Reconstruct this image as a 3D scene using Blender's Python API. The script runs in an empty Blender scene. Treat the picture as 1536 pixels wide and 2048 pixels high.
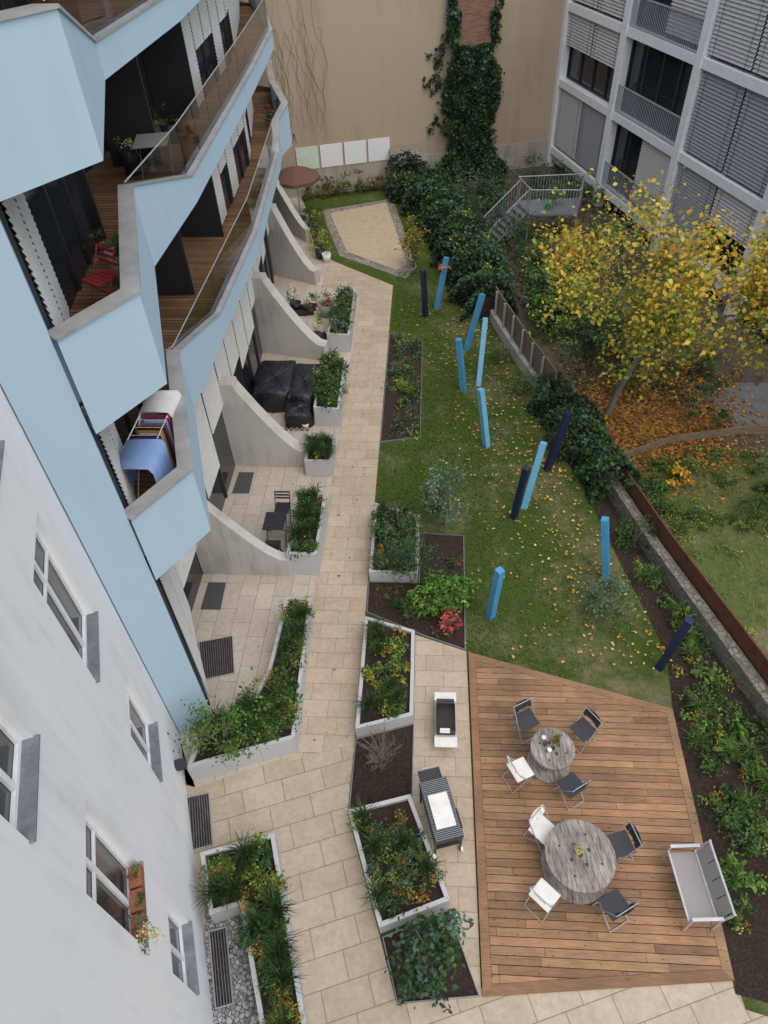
import bpy, math, random
import numpy as np
from mathutils import Matrix, Vector
random.seed(7); rng=np.random.default_rng(7)
sc=bpy.context.scene; COL=sc.collection
sc.view_settings.view_transform='Standard'; sc.view_settings.look='None'; sc.view_settings.exposure=0
# ------------------------------------------------------------ materials
def nodes(name):
    m=bpy.data.materials.new(name); m.use_nodes=True; nt=m.node_tree
    return m,nt,nt.nodes['Principled BSDF'],nt.nodes,nt.links
def ramp(N,stops):
    r=N.new('ShaderNodeValToRGB'); e=r.color_ramp.elements
    while len(e)<len(stops): e.new(.5)
    for k,(p,c) in enumerate(stops): e[k].position=p; e[k].color=(*c,1) if len(c)==3 else c
    return r
def coords(N,L,scale=(1,1,1),rot=0,loc=(0,0,0)):
    t=N.new('ShaderNodeTexCoord'); mp=N.new('ShaderNodeMapping')
    mp.inputs['Scale'].default_value=scale; mp.inputs['Rotation'].default_value=(0,0,rot); mp.inputs['Location'].default_value=loc
    L.new(t.outputs['Object'],mp.inputs[0]); return mp
def noise(N,L,vec,scale,detail=4,rough=.6):
    n=N.new('ShaderNodeTexNoise'); n.inputs['Scale'].default_value=scale; n.inputs['Detail'].default_value=detail; n.inputs['Roughness'].default_value=rough
    L.new(vec,n.inputs['Vector']); return n
def bump(N,L,h,b,strength=.3,dist=.02):
    u=N.new('ShaderNodeBump'); u.inputs['Strength'].default_value=strength; u.inputs['Distance'].default_value=dist
    L.new(h,u.inputs['Height']); L.new(u.outputs[0],b.inputs['Normal'])
def mixc(N,L,f,a,b,mode='MIX'):
    x=N.new('ShaderNodeMix'); x.data_type='RGBA'; x.blend_type=mode
    for s,v in ((x.inputs[0],f),(x.inputs[6],a),(x.inputs[7],b)):
        if hasattr(v,'is_linked') or hasattr(v,'links'): L.new(v,s)
        else: s.default_value=v if isinstance(v,(int,float)) else (*v,1)
    return x.outputs[2]
def pm(name,c1,c2,scale=3,rough=.7,metal=0,bs=.15,stretch=(1,1,1),c3=None,bscale=None,dist=.01):
    m,nt,b,N,L=nodes(name); mp=coords(N,L,stretch)
    n=noise(N,L,mp.outputs[0],scale,6,.65)
    st=[(.3,c1),(.7,c2)] if c3 is None else [(.28,c1),(.5,c2),(.74,c3)]
    r=ramp(N,st); L.new(n.outputs[0],r.inputs[0]); L.new(r.outputs[0],b.inputs['Base Color'])
    b.inputs['Roughness'].default_value=rough; b.inputs['Metallic'].default_value=metal
    n2=noise(N,L,mp.outputs[0],bscale or scale*8,5); bump(N,L,n2.outputs[0],b,bs,dist)
    return m
def brickmat(name,c1,c2,cm,w,hh,mort=.006,rot=0,offset=.5,rough=.75,dirt=(.5,.42,.3),dscale=1.1):
    m,nt,b,N,L=nodes(name); mp=coords(N,L,(1,1,1),rot)
    t=N.new('ShaderNodeTexBrick'); L.new(mp.outputs[0],t.inputs[0]); t.offset=offset
    t.inputs['Scale'].default_value=1; t.inputs['Brick Width'].default_value=w; t.inputs['Row Height'].default_value=hh
    t.inputs['Mortar Size'].default_value=mort; t.inputs['Mortar Smooth'].default_value=.1; t.inputs['Bias'].default_value=-.1
    t.inputs[1].default_value=(*c1,1); t.inputs[2].default_value=(*c2,1); t.inputs[3].default_value=(*cm,1)
    n=noise(N,L,mp.outputs[0],dscale,6,.7); r=ramp(N,[(.35,(1,1,1)),(.72,dirt)]); L.new(n.outputs[0],r.inputs[0])
    mp9=coords(N,L,(1,1,1),rot+.5); n3=noise(N,L,mp9.outputs[0],9,7,.75); r3=ramp(N,[(.3,(.84,.80,.76)),(.7,(1.1,1.09,1.08))]); L.new(n3.outputs[0],r3.inputs[0])
    o=mixc(N,L,1.,t.outputs[0],r.outputs[0],'MULTIPLY'); o=mixc(N,L,1.,o,r3.outputs[0],'MULTIPLY')
    L.new(o,b.inputs['Base Color']); b.inputs['Roughness'].default_value=rough
    a=N.new('ShaderNodeMath'); a.operation='MULTIPLY_ADD'; L.new(t.outputs[1],a.inputs[0]); a.inputs[1].default_value=-1.; 
    s=N.new('ShaderNodeMath'); s.operation='MULTIPLY'; L.new(n3.outputs[0],s.inputs[0]); s.inputs[1].default_value=.25; L.new(s.outputs[0],a.inputs[2])
    bump(N,L,a.outputs[0],b,.5,.008); return m
def attrmat(name,rough=.55,trans=.25,wood=False):
    m,nt,b,N,L=nodes(name); a=N.new('ShaderNodeAttribute'); a.attribute_name='Col'
    col=a.outputs['Color']
    if wood:
        mp=coords(N,L,(.9,14,14)); n=noise(N,L,mp.outputs[0],4,7,.7); r=ramp(N,[(.3,(.58,.53,.48)),(.68,(1.15,1.13,1.1))]); L.new(n.outputs[0],r.inputs[0])
        col=mixc(N,L,1.,col,r.outputs[0],'MULTIPLY')
        mp2=coords(N,L,(3.3,7,1)); v=N.new('ShaderNodeTexVoronoi'); v.inputs['Scale'].default_value=1.6; L.new(mp2.outputs[0],v.inputs['Vector'])
        r2=ramp(N,[(.06,(.25,.16,.10)),(.14,(1,1,1))]); L.new(v.outputs['Distance'],r2.inputs[0]); col=mixc(N,L,.95,col,r2.outputs[0],'MULTIPLY')
        mp3=coords(N,L); n4=noise(N,L,mp3.outputs[0],.9,5,.65); r4=ramp(N,[(.33,(.72,.72,.74)),(.65,(1.12,1.08,1.0))]); L.new(n4.outputs[0],r4.inputs[0]); col=mixc(N,L,1.,col,r4.outputs[0],'MULTIPLY')
        bump(N,L,n.outputs[0],b,.3,.006)
    L.new(col,b.inputs['Base Color']); b.inputs['Roughness'].default_value=rough
    b.inputs['Specular IOR Level'].default_value=.3
    if trans:
        t=N.new('ShaderNodeBsdfTranslucent'); L.new(col,t.inputs[0]); x=N.new('ShaderNodeMixShader'); x.inputs[0].default_value=trans
        L.new(b.outputs[0],x.inputs[1]); L.new(t.outputs[0],x.inputs[2]); L.new(x.outputs[0],N['Material Output'].inputs[0])
    return m
def glassmat(name,tint,gl=.35):
    m,nt,b,N,L=nodes(name); tr=N.new('ShaderNodeBsdfTransparent'); tr.inputs[0].default_value=(*tint,1)
    g=N.new('ShaderNodeBsdfGlossy'); g.inputs['Roughness'].default_value=.02; g.inputs[0].default_value=(.8,.85,.9,1)
    lw=N.new('ShaderNodeLayerWeight'); lw.inputs[0].default_value=gl; x=N.new('ShaderNodeMixShader')
    L.new(lw.outputs['Fresnel'],x.inputs[0]); L.new(tr.outputs[0],x.inputs[1]); L.new(g.outputs[0],x.inputs[2]); L.new(x.outputs[0],N['Material Output'].inputs[0]); return m
def plain(name,c,rough=.5,metal=0):
    return pm(name,tuple(x*.88 for x in c),tuple(min(1,x*1.08) for x in c),6,rough,metal,.06)
def plaster(name,base,stain,amount=.6,sc_=1.,rough=.85,bs=.12):
    m,nt,b,N,L=nodes(name); mp=coords(N,L,(2.6,2.6,.28)); n=noise(N,L,mp.outputs[0],1.5*sc_,7,.62)
    mp2=coords(N,L); n2=noise(N,L,mp2.outputs[0],.55*sc_,6,.6)
    mu=N.new('ShaderNodeMath'); mu.operation='MULTIPLY'; L.new(n.outputs[0],mu.inputs[0]); L.new(n2.outputs[0],mu.inputs[1])
    r=ramp(N,[(.24,(0,0,0)),(.45,(1,1,1))]); L.new(mu.outputs[0],r.inputs[0])
    s=N.new('ShaderNodeMath'); s.operation='MULTIPLY'; L.new(r.outputs[0],s.inputs[0]); s.inputs[1].default_value=amount
    o=mixc(N,L,s.outputs[0],base,stain); L.new(o,b.inputs['Base Color']); b.inputs['Roughness'].default_value=rough
    n3=noise(N,L,mp2.outputs[0],35,5); bump(N,L,n3.outputs[0],b,bs,.01); return m
WHITE=plaster('white_render',(.84,.85,.86),(.50,.50,.52),.42,1.,.85,.06)
BLUE=plaster('blue_render',(.41,.555,.665),(.35,.485,.60),.6,.6,.8,.05)
BEIGE=plaster('beige_render',(.45,.36,.26),(.31,.245,.17),.95,.35,.9,.25)
PLINTH=plaster('stained_concrete',(.42,.38,.32),(.17,.14,.10),.95,.9)
CONC=plaster('fair_faced_concrete',(.50,.48,.44),(.29,.27,.24),.85,1.4)
WFRAME=plain('white_painted_frame',(.85,.85,.86),.5)
FRAMED=plain('dark_frame',(.035,.035,.04),.45)
GLASSD=plain('dark_window_glass',(.022,.026,.032),.06)
GLASSR=plain('room_window_glass',(.05,.05,.05),.08)
RAILG=glassmat('railing_glass',(.76,.74,.64),.5)
ZINC=pm('zinc_sheet',(.16,.17,.19),(.30,.32,.35),5,.45,.4,.05)
CAPM=pm('aluminium_coping',(.34,.33,.33),(.52,.51,.50),2,.42,.3,.04)
BLINDC=plain('cream_blind_slat',(.60,.59,.56),.6)
BLINDG=plain('grey_blind_slat',(.54,.515,.50),.5)
BLINDD=plain('dark_blind_slat',(.33,.33,.35),.45)
PATH=brickmat('sandstone_path_slabs',(.52,.435,.335),(.45,.37,.28),(.28,.235,.17),.62,.40,.006,0,.37,dirt=(.82,.79,.74))
PATHR=brickmat('sandstone_yard_slabs',(.51,.44,.345),(.44,.37,.285),(.24,.215,.15),.8,.46,.008,math.radians(-19),.4,dirt=(.80,.77,.72))
TERR=brickmat('terrace_slabs',(.55,.51,.45),(.48,.44,.385),(.24,.215,.185),.8,.42,.006,math.radians(90),.5,dirt=(.84,.82,.78))
GRAN=pm('granite_cladding',(.27,.28,.28),(.52,.53,.53),45,.6,0,.1,c3=(.43,.44,.44))
MULCH=pm('bark_mulch_soil',(.014,.009,.007),(.06,.036,.024),28,.95,0,1.,c3=(.14,.085,.055),dist=.05)
DECK=attrmat('deck_timber',.6,0,True)
LEAF=attrmat('leaf',.5,.3)
DRYLEAF=attrmat('fallen_leaf',.7,.1)
SAND=pm('boules_sand',(.40,.31,.21),(.49,.395,.275),2,.95,0,.3,c3=(.36,.28,.19),bscale=60)
BARK=pm('tree_bark',(.14,.12,.095),(.26,.22,.17),8,.9,0,.6,(1,1,.3),dist=.02)
CORTEN=pm('corten_steel',(.055,.022,.014),(.15,.055,.03),3,.8,.2,.2,(1,1,1),(.10,.04,.025))
TIMB=pm('fence_timber',(.15,.105,.065),(.28,.21,.14),4,.85,0,.3,(1,1,9))
SKYB=pm('sky_blue_paint',(.055,.25,.47),(.09,.33,.56),3,.45,0,.1)
SKYL=pm('light_blue_paint',(.13,.38,.58),(.17,.45,.65),3,.45,0,.1)
NAVY=pm('navy_paint',(.008,.012,.045),(.018,.025,.075),3,.5,0,.1)
BLACKP=plain('black_plastic',(.025,.027,.033),.45)
WHITEP=plain('white_plastic',(.76,.74,.69),.45)
STEEL=plain('galvanised_steel',(.36,.39,.41),.45,.2)
STAIRM=plain('painted_grey_steel',(.17,.19,.205),.5,.1)
GREYM=plain('grey_powder_coat',(.30,.29,.28),.5)
TARP=pm('black_tarpaulin',(.008,.009,.013),(.022,.023,.03),3,.35,0,.9,dist=.06,bscale=5)
TERRAC=plain('terracotta',(.33,.12,.06),.8)
def stone(name,c1,c2,cm,scale):
    m,nt,b,N,L=nodes(name); mp=coords(N,L,(1,1,2.2)); v=N.new('ShaderNodeTexVoronoi'); v.inputs['Scale'].default_value=scale; L.new(mp.outputs[0],v.inputs['Vector'])
    v2=N.new('ShaderNodeTexVoronoi'); v2.feature='DISTANCE_TO_EDGE'; v2.inputs['Scale'].default_value=scale; L.new(mp.outputs[0],v2.inputs['Vector'])
    sx=N.new('ShaderNodeSeparateColor'); L.new(v.outputs['Color'],sx.inputs[0]); r=ramp(N,[(0,c1),(1,c2)]); L.new(sx.outputs[0],r.inputs[0])
    r2=ramp(N,[(.03,(0,0,0)),(.09,(1,1,1))]); L.new(v2.outputs[0],r2.inputs[0]); o=mixc(N,L,r2.outputs[0],cm,r.outputs[0]); L.new(o,b.inputs['Base Color']); b.inputs['Roughness'].default_value=.85
    bump(N,L,r2.outputs[0],b,.5,.02); return m
RUBBLE=stone('rubble_stone',(.14,.13,.10),(.27,.25,.20),(.11,.10,.07),7)
SETTS=stone('granite_setts',(.22,.20,.17),(.38,.35,.30),(.10,.085,.06),8)
GRAVEL=stone('river_gravel',(.2,.2,.2),(.42,.42,.42),(.03,.03,.03),14)
def vbrick():
    m,nt,b,N,L=nodes('chimney_brick'); t=N.new('ShaderNodeTexCoord'); s=N.new('ShaderNodeSeparateXYZ'); c=N.new('ShaderNodeCombineXYZ'); L.new(t.outputs['Object'],s.inputs[0]); L.new(s.outputs[0],c.inputs[0]); L.new(s.outputs[2],c.inputs[1])
    k=N.new('ShaderNodeTexBrick'); L.new(c.outputs[0],k.inputs[0]); k.inputs['Scale'].default_value=1; k.inputs['Brick Width'].default_value=.25; k.inputs['Row Height'].default_value=.08; k.inputs['Mortar Size'].default_value=.01
    k.inputs[1].default_value=(.18,.075,.045,1);k.inputs[2].default_value=(.28,.14,.085,1);k.inputs[3].default_value=(.24,.20,.16,1); L.new(k.outputs[0],b.inputs['Base Color']); b.inputs['Roughness'].default_value=.85; return m
VBRICK=vbrick()
def lawnmat(name,g1,g2,t1,t2,x0,x1,bias,wgt=.3):
    m,nt,b,N,L=nodes(name); mp=coords(N,L); sx=N.new('ShaderNodeSeparateXYZ'); L.new(mp.outputs[0],sx.inputs[0])
    ax=N.new('ShaderNodeMath'); ax.operation='MULTIPLY_ADD'; L.new(sx.outputs[1],ax.inputs[0]); ax.inputs[1].default_value=.08; L.new(sx.outputs[0],ax.inputs[2])
    mr=N.new('ShaderNodeMapRange'); L.new(ax.outputs[0],mr.inputs[0]); mr.inputs[1].default_value=x0; mr.inputs[2].default_value=x1
    n=noise(N,L,mp.outputs[0],.6,4,.6); a=N.new('ShaderNodeMath'); a.operation='MULTIPLY_ADD'; L.new(mr.outputs[0],a.inputs[0]); a.inputs[1].default_value=wgt; L.new(n.outputs[0],a.inputs[2])
    n5=noise(N,L,mp.outputs[0],3.5,8,.8); a2=N.new('ShaderNodeMath'); a2.operation='MULTIPLY_ADD'; L.new(n5.outputs[0],a2.inputs[0]); a2.inputs[1].default_value=.75; L.new(a.outputs[0],a2.inputs[2])
    f=ramp(N,[(bias-.08,(0,0,0)),(bias+.15,(1,1,1))])
    # second ramp keeps sums above one usable
    sc2=N.new('ShaderNodeMath'); sc2.operation='MULTIPLY'; L.new(a2.outputs[0],sc2.inputs[0]); sc2.inputs[1].default_value=.8; L.new(sc2.outputs[0],f.inputs[0])
    nf=noise(N,L,mp.outputs[0],30,6,.8)
    rg=ramp(N,[(.35,g1),(.65,g2)]); L.new(nf.outputs[0],rg.inputs[0]); rt=ramp(N,[(.35,t1),(.65,t2)]); L.new(nf.outputs[0],rt.inputs[0])
    o=mixc(N,L,f.outputs[0],rg.outputs[0],rt.outputs[0]); L.new(o,b.inputs['Base Color']); b.inputs['Roughness'].default_value=.95; b.inputs['Specular IOR Level'].default_value=.1
    bump(N,L,nf.outputs[0],b,.8,.04); return m
LAWN=lawnmat('lawn',(.035,.062,.012),(.095,.14,.03),(.12,.11,.055),(.29,.25,.155),1.3,3.4,.815,.11)
YARDG=lawnmat('rough_grass',(.07,.10,.025),(.18,.22,.07),(.19,.16,.09),(.34,.28,.18),30,40,.77)
EARTH=pm('bare_earth',(.05,.04,.027),(.12,.095,.065),2,.95,0,.6,c3=(.08,.07,.045))
ASPH=pm('old_paving',(.13,.125,.12),(.22,.21,.2),3,.9,0,.3)
# ------------------------------------------------------------ mesh builder
class M:
    def __init__(s): s.v=[];s.f=[];s.mi=[];s.mats=[];s.xf=None;s.cols=None
    def idx(s,m):
        if m not in s.mats: s.mats.append(m)
        return s.mats.index(m)
    def add(s,vs,fs,m):
        o=len(s.v)
        if s.xf is not None: vs=[tuple(s.xf@Vector(p)) for p in vs]
        s.v+= [tuple(p) for p in vs]; k=s.idx(m)
        for f in fs: s.f.append(tuple(o+i for i in f)); s.mi.append(k)
    def face(s,pts,m): s.add(pts,[tuple(range(len(pts)))],m)
    def prism(s,poly,z0,z1,m,top=None):
        n=len(poly); vs=[(x,y,z0) for x,y in poly]+[(x,y,z1) for x,y in poly]
        s.add(vs,[(i,(i+1)%n,n+(i+1)%n,n+i) for i in range(n)]+[tuple(range(n))[::-1]],m)
        s.face([(x,y,z1) for x,y in poly],top or m)
    def box(s,c,d,m,rz=0,R=None):
        x,y,z=d[0]/2,d[1]/2,d[2]/2
        R=R or Matrix.Rotation(rz,3,'Z'); vs=[Vector(c)+R@Vector((a*x,b*y,e*z)) for a in(-1,1) for b in(-1,1) for e in(-1,1)]
        s.add(vs,[(0,1,3,2),(4,6,7,5),(0,4,5,1),(2,3,7,6),(0,2,6,4),(1,5,7,3)],m)
    def tube(s,p0,p1,r0,r1=None,n=6,m=None,caps=True):
        r1=r0 if r1 is None else r1; p0=Vector(p0);p1=Vector(p1); d=(p1-p0); q=d.to_track_quat('Z','Y').to_matrix()
        vs=[];
        for p,r in((p0,r0),(p1,r1)):
            for i in range(n):
                a=2*math.pi*i/n; vs.append(p+q@Vector((math.cos(a)*r,math.sin(a)*r,0)))
        fs=[(i,(i+1)%n,n+(i+1)%n,n+i) for i in range(n)]
        if caps: fs+=[tuple(range(n))[::-1],tuple(range(n,2*n))]
        s.add(vs,fs,m)
    def lathe(s,c,prof,n,m):
        vs=[];k=len(prof)
        for r,z in prof:
            for i in range(n):
                a=2*math.pi*i/n; vs.append((c[0]+r*math.cos(a),c[1]+r*math.sin(a),c[2]+z))
        fs=[(j*n+i,j*n+(i+1)%n,(j+1)*n+(i+1)%n,(j+1)*n+i) for j in range(k-1) for i in range(n)]
        s.add(vs,fs,m)
    def obj(s,name,parent=None,bevel=0,smooth=False):
        me=bpy.data.meshes.new(name); me.from_pydata(s.v,[],s.f)
        for m in s.mats: me.materials.append(m)
        me.polygons.foreach_set('material_index',s.mi)
        if s.cols:
            a=me.color_attributes.new('Col','FLOAT_COLOR','CORNER'); arr=[]
            for f,c in zip(s.f,s.cols): arr+= list((*c,1))*len(f)
            a.data.foreach_set('color',arr)
        me.update(); o=bpy.data.objects.new(name,me); COL.objects.link(o)
        if smooth:
            for p in me.polygons: p.use_smooth=True
        if bevel:
            b=o.modifiers.new('b','BEVEL'); b.width=bevel; b.segments=2; b.limit_method='ANGLE'; b.angle_limit=math.radians(40)
        if parent: o.parent=parent
        return o
def empty(name):
    e=bpy.data.objects.new(name,None); COL.objects.link(e); e.empty_display_size=.2; return e
def area(p): return sum(p[i][0]*p[(i+1)%len(p)][1]-p[(i+1)%len(p)][0]*p[i][1] for i in range(len(p)))/2
def offset(poly,t,closed=True):
    n=len(poly); out=[]
    for i in range(n):
        p=Vector(poly[i]); a=Vector(poly[i-1]) if (closed or i>0) else None; b=Vector(poly[(i+1)%n]) if (closed or i<n-1) else None
        d1=(p-a).normalized() if a is not None else (b-p).normalized(); d2=(b-p).normalized() if b is not None else d1
        n1=Vector((-d1.y,d1.x)); n2=Vector((-d2.y,d2.x)); k=(n1+n2); k=k/max(.35,(k.dot(n1)))
        out.append((p.x+k.x*t,p.y+k.y*t))
    return out
def ccw(p): return p if area(p)>0 else p[::-1]
def sheet(name,poly,z,m,parent=None):
    a=M(); a.face([(x,y,z) for x,y in ccw(poly)],m); return a.obj(name,parent)
# ------------------------------------------------------------ foliage
G_D=(.028,.060,.020);G_M=(.055,.110,.028);G_L=(.12,.20,.04);G_Y=(.26,.30,.05);YEL=(.58,.40,.045);ORA=(.42,.19,.035);RUST=(.22,.075,.025);RED=(.45,.05,.06);GREY=(.12,.17,.12);BLUG=(.06,.11,.08);BRN=(.12,.075,.04);YO=(.54,.28,.03)
class Leaves:
    def __init__(s): s.V=[];s.C=[]
    def add(s,pts,size,cols,up=.5,aspect=.55,shade=None):
        pts=np.asarray(pts,float); n=len(pts)
        if n==0: return
        nr=rng.normal(size=(n,3)); nr/=np.linalg.norm(nr,axis=1)[:,None]; nr[:,2]=np.abs(nr[:,2])+up; nr/=np.linalg.norm(nr,axis=1)[:,None]
        t=rng.normal(size=(n,3)); u=np.cross(nr,t); u/=np.linalg.norm(u,axis=1)[:,None]; v=np.cross(nr,u)
        sz=size*rng.uniform(.6,1.35,n)[:,None]
        q=np.stack([pts-u*sz*.5,pts+v*sz*aspect*.5+nr*sz*.08,pts+u*sz*.5,pts-v*sz*aspect*.5+nr*sz*.08],1)
        s.V.append(q); cols=np.array(cols); c=cols[rng.integers(0,len(cols),n)]*rng.uniform(.65,1.35,n)[:,None]
        if shade is not None: c=c*np.asarray(shade)[:,None]
        s.C.append(np.clip(c,0,.9))
    def blades(s,base,hgt,spread,w,cols):
        base=np.asarray(base,float); n=len(base)
        a=rng.uniform(0,2*np.pi,n); d=np.stack([np.cos(a),np.sin(a),np.zeros(n)],1); hh=hgt*rng.uniform(.6,1.2,n)[:,None]; sp=spread*rng.uniform(.2,1.1,n)[:,None]
        p=np.stack([-d[:,1],d[:,0],np.zeros(n)],1); z=np.array([0,0,1.])
        mid=base+d*sp*.4+z*hh*.85; tip=base+d*sp+z*hh*.75
        q=np.stack([base-p*w*.5,mid-p*w*.5,tip,mid+p*w*.5],1); s.V.append(q)
        cols=np.array(cols); c=cols[rng.integers(0,len(cols),n)]*rng.uniform(.65,1.35,n)[:,None]; s.C.append(np.clip(c,0,.9))
    def bush(s,c,r,n,size,cols,clumps=14,up=.5,shell=.55,sig=.17):
        c=np.array(c,float); r=np.array(r if hasattr(r,'__len__') else (r,r,r),float)
        d=rng.normal(size=(clumps,3)); d/=np.linalg.norm(d,axis=1)[:,None]; rad=rng.uniform(shell,1,clumps)[:,None]
        cc=d*rad; w=rng.dirichlet(np.ones(clumps)*2.5); k=rng.multinomial(n,w)
        cols=np.array(cols)
        for i in range(clumps):
            p=cc[i]+rng.normal(size=(k[i],3))*sig*rng.uniform(.7,1.5)
            pts=c+p*r; pts[:,2]=np.maximum(pts[:,2],.03)
            tint=rng.uniform(.7,1.3); sub=cols[rng.integers(0,len(cols),max(2,len(cols)//2+1))]*tint
            s.add(pts,size,sub,up)
    def mound(s,path,r,hh,n,size,cols,seed=0,up=.3,z0=0):
        P=np.array(path,float); seg=np.diff(P,axis=0); ln=np.linalg.norm(seg,axis=1); k=rng.choice(len(seg),n,p=ln/ln.sum()); t=rng.random(n)
        c=P[k]+seg[k]*t[:,None]; nn=np.stack([-seg[k][:,1],seg[k][:,0]],1)/ln[k][:,None]; th=rng.uniform(0,np.pi,n)
        along=(np.r_[0,np.cumsum(ln)][k]+ln[k]*t)
        lump=1+.16*np.sin(along*2.3+seed)+.14*np.sin(along*4.1+th*3+seed)+.1*np.sin(along*7.7+th*6)+.05*rng.normal(size=n)
        q=np.c_[c+nn*(np.cos(th)*r*lump)[:,None],z0+np.abs(np.sin(th))*hh*lump]
        sh=.85+.35*np.sin(along*5+th*4+seed)
        s.add(q,size,cols,up,.8,np.clip(sh,.5,1.3))
    def obj(s,name,mat=None,parent=None,gain=1.3):
        V=np.concatenate(s.V).reshape(-1,3); n=len(V)//4; C=np.concatenate(s.C)
        if mat is None: C=np.clip(C*gain,0,.75)
        me=bpy.data.meshes.new(name); me.vertices.add(n*4); me.vertices.foreach_set('co',V.ravel().astype(np.float32))
        me.loops.add(n*4); me.loops.foreach_set('vertex_index',np.arange(n*4,dtype=np.int32)); me.polygons.add(n)
        me.polygons.foreach_set('loop_start',np.arange(0,n*4,4,dtype=np.int32)); me.polygons.foreach_set('loop_total',np.full(n,4,dtype=np.int32))
        a=me.color_attributes.new('Col','FLOAT_COLOR','CORNER'); cc=np.ones((n,4,4),np.float32); cc[:,:,:3]=C[:,None,:]; a.data.foreach_set('color',cc.ravel())
        me.materials.append(mat or LEAF); me.update(calc_edges=True); me.validate()
        o=bpy.data.objects.new(name,me); COL.objects.link(o)
        if parent: o.parent=parent
        return o
def inpoly(poly,n):
    P=np.array(poly); lo=P.min(0);hi=P.max(0); out=[]
    while len(out)<n:
        x,y=rng.uniform(lo[0],hi[0]),rng.uniform(lo[1],hi[1]); c=False; j=len(P)-1
        for i in range(len(P)):
            if (P[i][1]>y)!=(P[j][1]>y) and x<(P[j][0]-P[i][0])*(y-P[i][1])/(P[j][1]-P[i][1])+P[i][0]: c=not c
            j=i
        if c: out.append((x,y))
    return out
# ------------------------------------------------------------ camera
cam=bpy.data.cameras.new('camera'); co=bpy.data.objects.new('camera',cam); COL.objects.link(co)
cx=Vector((.99799,.05174,-.03685)); cz=Vector((.06259,-.70261,.70892)).normalized(); cy=cz.cross(cx).normalized(); cx=cy.cross(cz)
mm=Matrix((cx,cy,cz)).transposed().to_4x4(); mm.translation=(0,0,13.5); co.matrix_world=mm
cam.sensor_fit='VERTICAL'; cam.sensor_height=36; cam.lens=24.35; cam.clip_end=2000; cam.clip_start=.05; sc.camera=co
# ------------------------------------------------------------ light
w=bpy.data.worlds.new('World'); sc.world=w; w.use_nodes=True; nt=w.node_tree; bg=nt.nodes['Background']
sky=nt.nodes.new('ShaderNodeTexSky'); sky.sky_type='NISHITA'; sky.sun_disc=False; EL=64; AZ=140
sky.sun_elevation=math.radians(EL); sky.sun_rotation=math.radians(AZ); sky.dust_density=3.5; sky.air_density=1.6; sky.ozone_density=1
nt.links.new(sky.outputs[0],bg.inputs[0]); bg.inputs[1].default_value=.15
sun=bpy.data.lights.new('sun','SUN'); sun.energy=2.25; sun.angle=math.radians(115); sun.color=(1,.985,.965); so=bpy.data.objects.new('sun',sun); COL.objects.link(so)
az=math.radians(AZ); d=Vector((math.sin(az)*math.cos(math.radians(EL)),math.cos(az)*math.cos(math.radians(EL)),math.sin(math.radians(EL))))
so.rotation_euler=d.to_track_quat('Z','Y').to_euler()
# ------------------------------------------------------------ ground sheets
sheet('ground',[(-300,-300),(300,-300),(300,300),(-300,300)],-.03,EARTH)
W=[(-1.2,37.2),(.44,32.7),(1.98,25.5),(2.43,23.2),(3.12,20.6),(3.86,18.15),(4.89,14.85),(5.66,11.94),(6.34,9.8),(7.06,7.55),(8.6,2.5),(10.2,-2.5)]
sheet('lawn',[(-8.5,35.2),(-9,28),(-7,12),(-2,-3),(10.3,-3)]+W[::-1],0,LAWN)
sheet('neighbour_yard',W+[(22,-2.5),(22,16),(6.3,39.5)],-.004,EARTH)
sheet('neighbour_lawn',[(5.4,13.6),(6.0,15.2),(9,15.9),(15,15),(15,-2),(10.4,-2),(7.2,7.6)],.002,YARDG)
sheet('neighbour_path',[(6.4,16.6),(7.6,19.5),(14,19.5),(15,17.2)],.006,ASPH)
sheet('terrace_paving',[(-5.2,6.9),(-5.15,6.2),(-4.5,5.4),(-2.6,5.9),(-2.75,26.6),(-4.4,28.9),(-5.1,31),(-6.6,35.9),(-8.2,35.4),(-7.3,31),(-6.3,24.5),(-5.8,15.5),(-5.75,9.7)],.006,TERR)
sheet('garden_path',[(-2.78,6.2),(-1.45,6.62),(-1.47,13.5),(-1.5,26.35),(-4.4,28.78),(-4.4,26.4),(-2.78,25.4)],.012,PATH)
sheet('yard_paving',[(-5.2,6.7),(-5.0,5.7),(-4.55,5.6),(-2.78,6.3),(-1.45,6.64),(-1.47,5.2),(-.73,3.15),(-.4,2.2),(.94,2.5),(5.02,2.95),(5.1,2.4),(8.9,1.5),(9,-3),(-1.4,-3)],.009,PATHR)
sheet('barbecue_paving',[(-.25,9.35),(.92,8.93),(.95,2.5),(-.25,2.35)],.0125,PATH)
sheet('sett_border',[(-5.25,34.1),(-1.9,35.4),(-.55,28.0),(-1.0,26.9),(-3.95,29.1),(-4.9,32.4)],.008,SETTS)
sheet('boules_court',[(-4.85,33.7),(-2.2,34.9),(-.95,28.2),(-1.4,27.7),(-3.65,29.5),(-4.5,32.4)],.014,SAND)
B1=[(-1.46,22.6),(-.24,22.05),(-.24,16.6),(-1.46,16.35)]
B2=[(-.22,12.6),(.97,12.5),(.9,8.95),(-.02,9.3),(-1.43,9.95),(-1.45,10.9),(-.19,10.9)]
B3=[(-1.44,6.72),(-.23,7.1),(-.23,5.6),(-1.45,5.25)]
B4=[(-.69,3.15),(.44,3.62),(.93,2.38),(-.4,2.22)]
B5=[(5.2,7.6),(5.0,2.6),(8.5,1.9),(7.0,7.4),(6.3,9.6),(5.6,11.8),(4.8,14.7),(3.8,18),(3.4,18),(4.4,14.2),(4.9,11.5),(5.4,9)]
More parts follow.
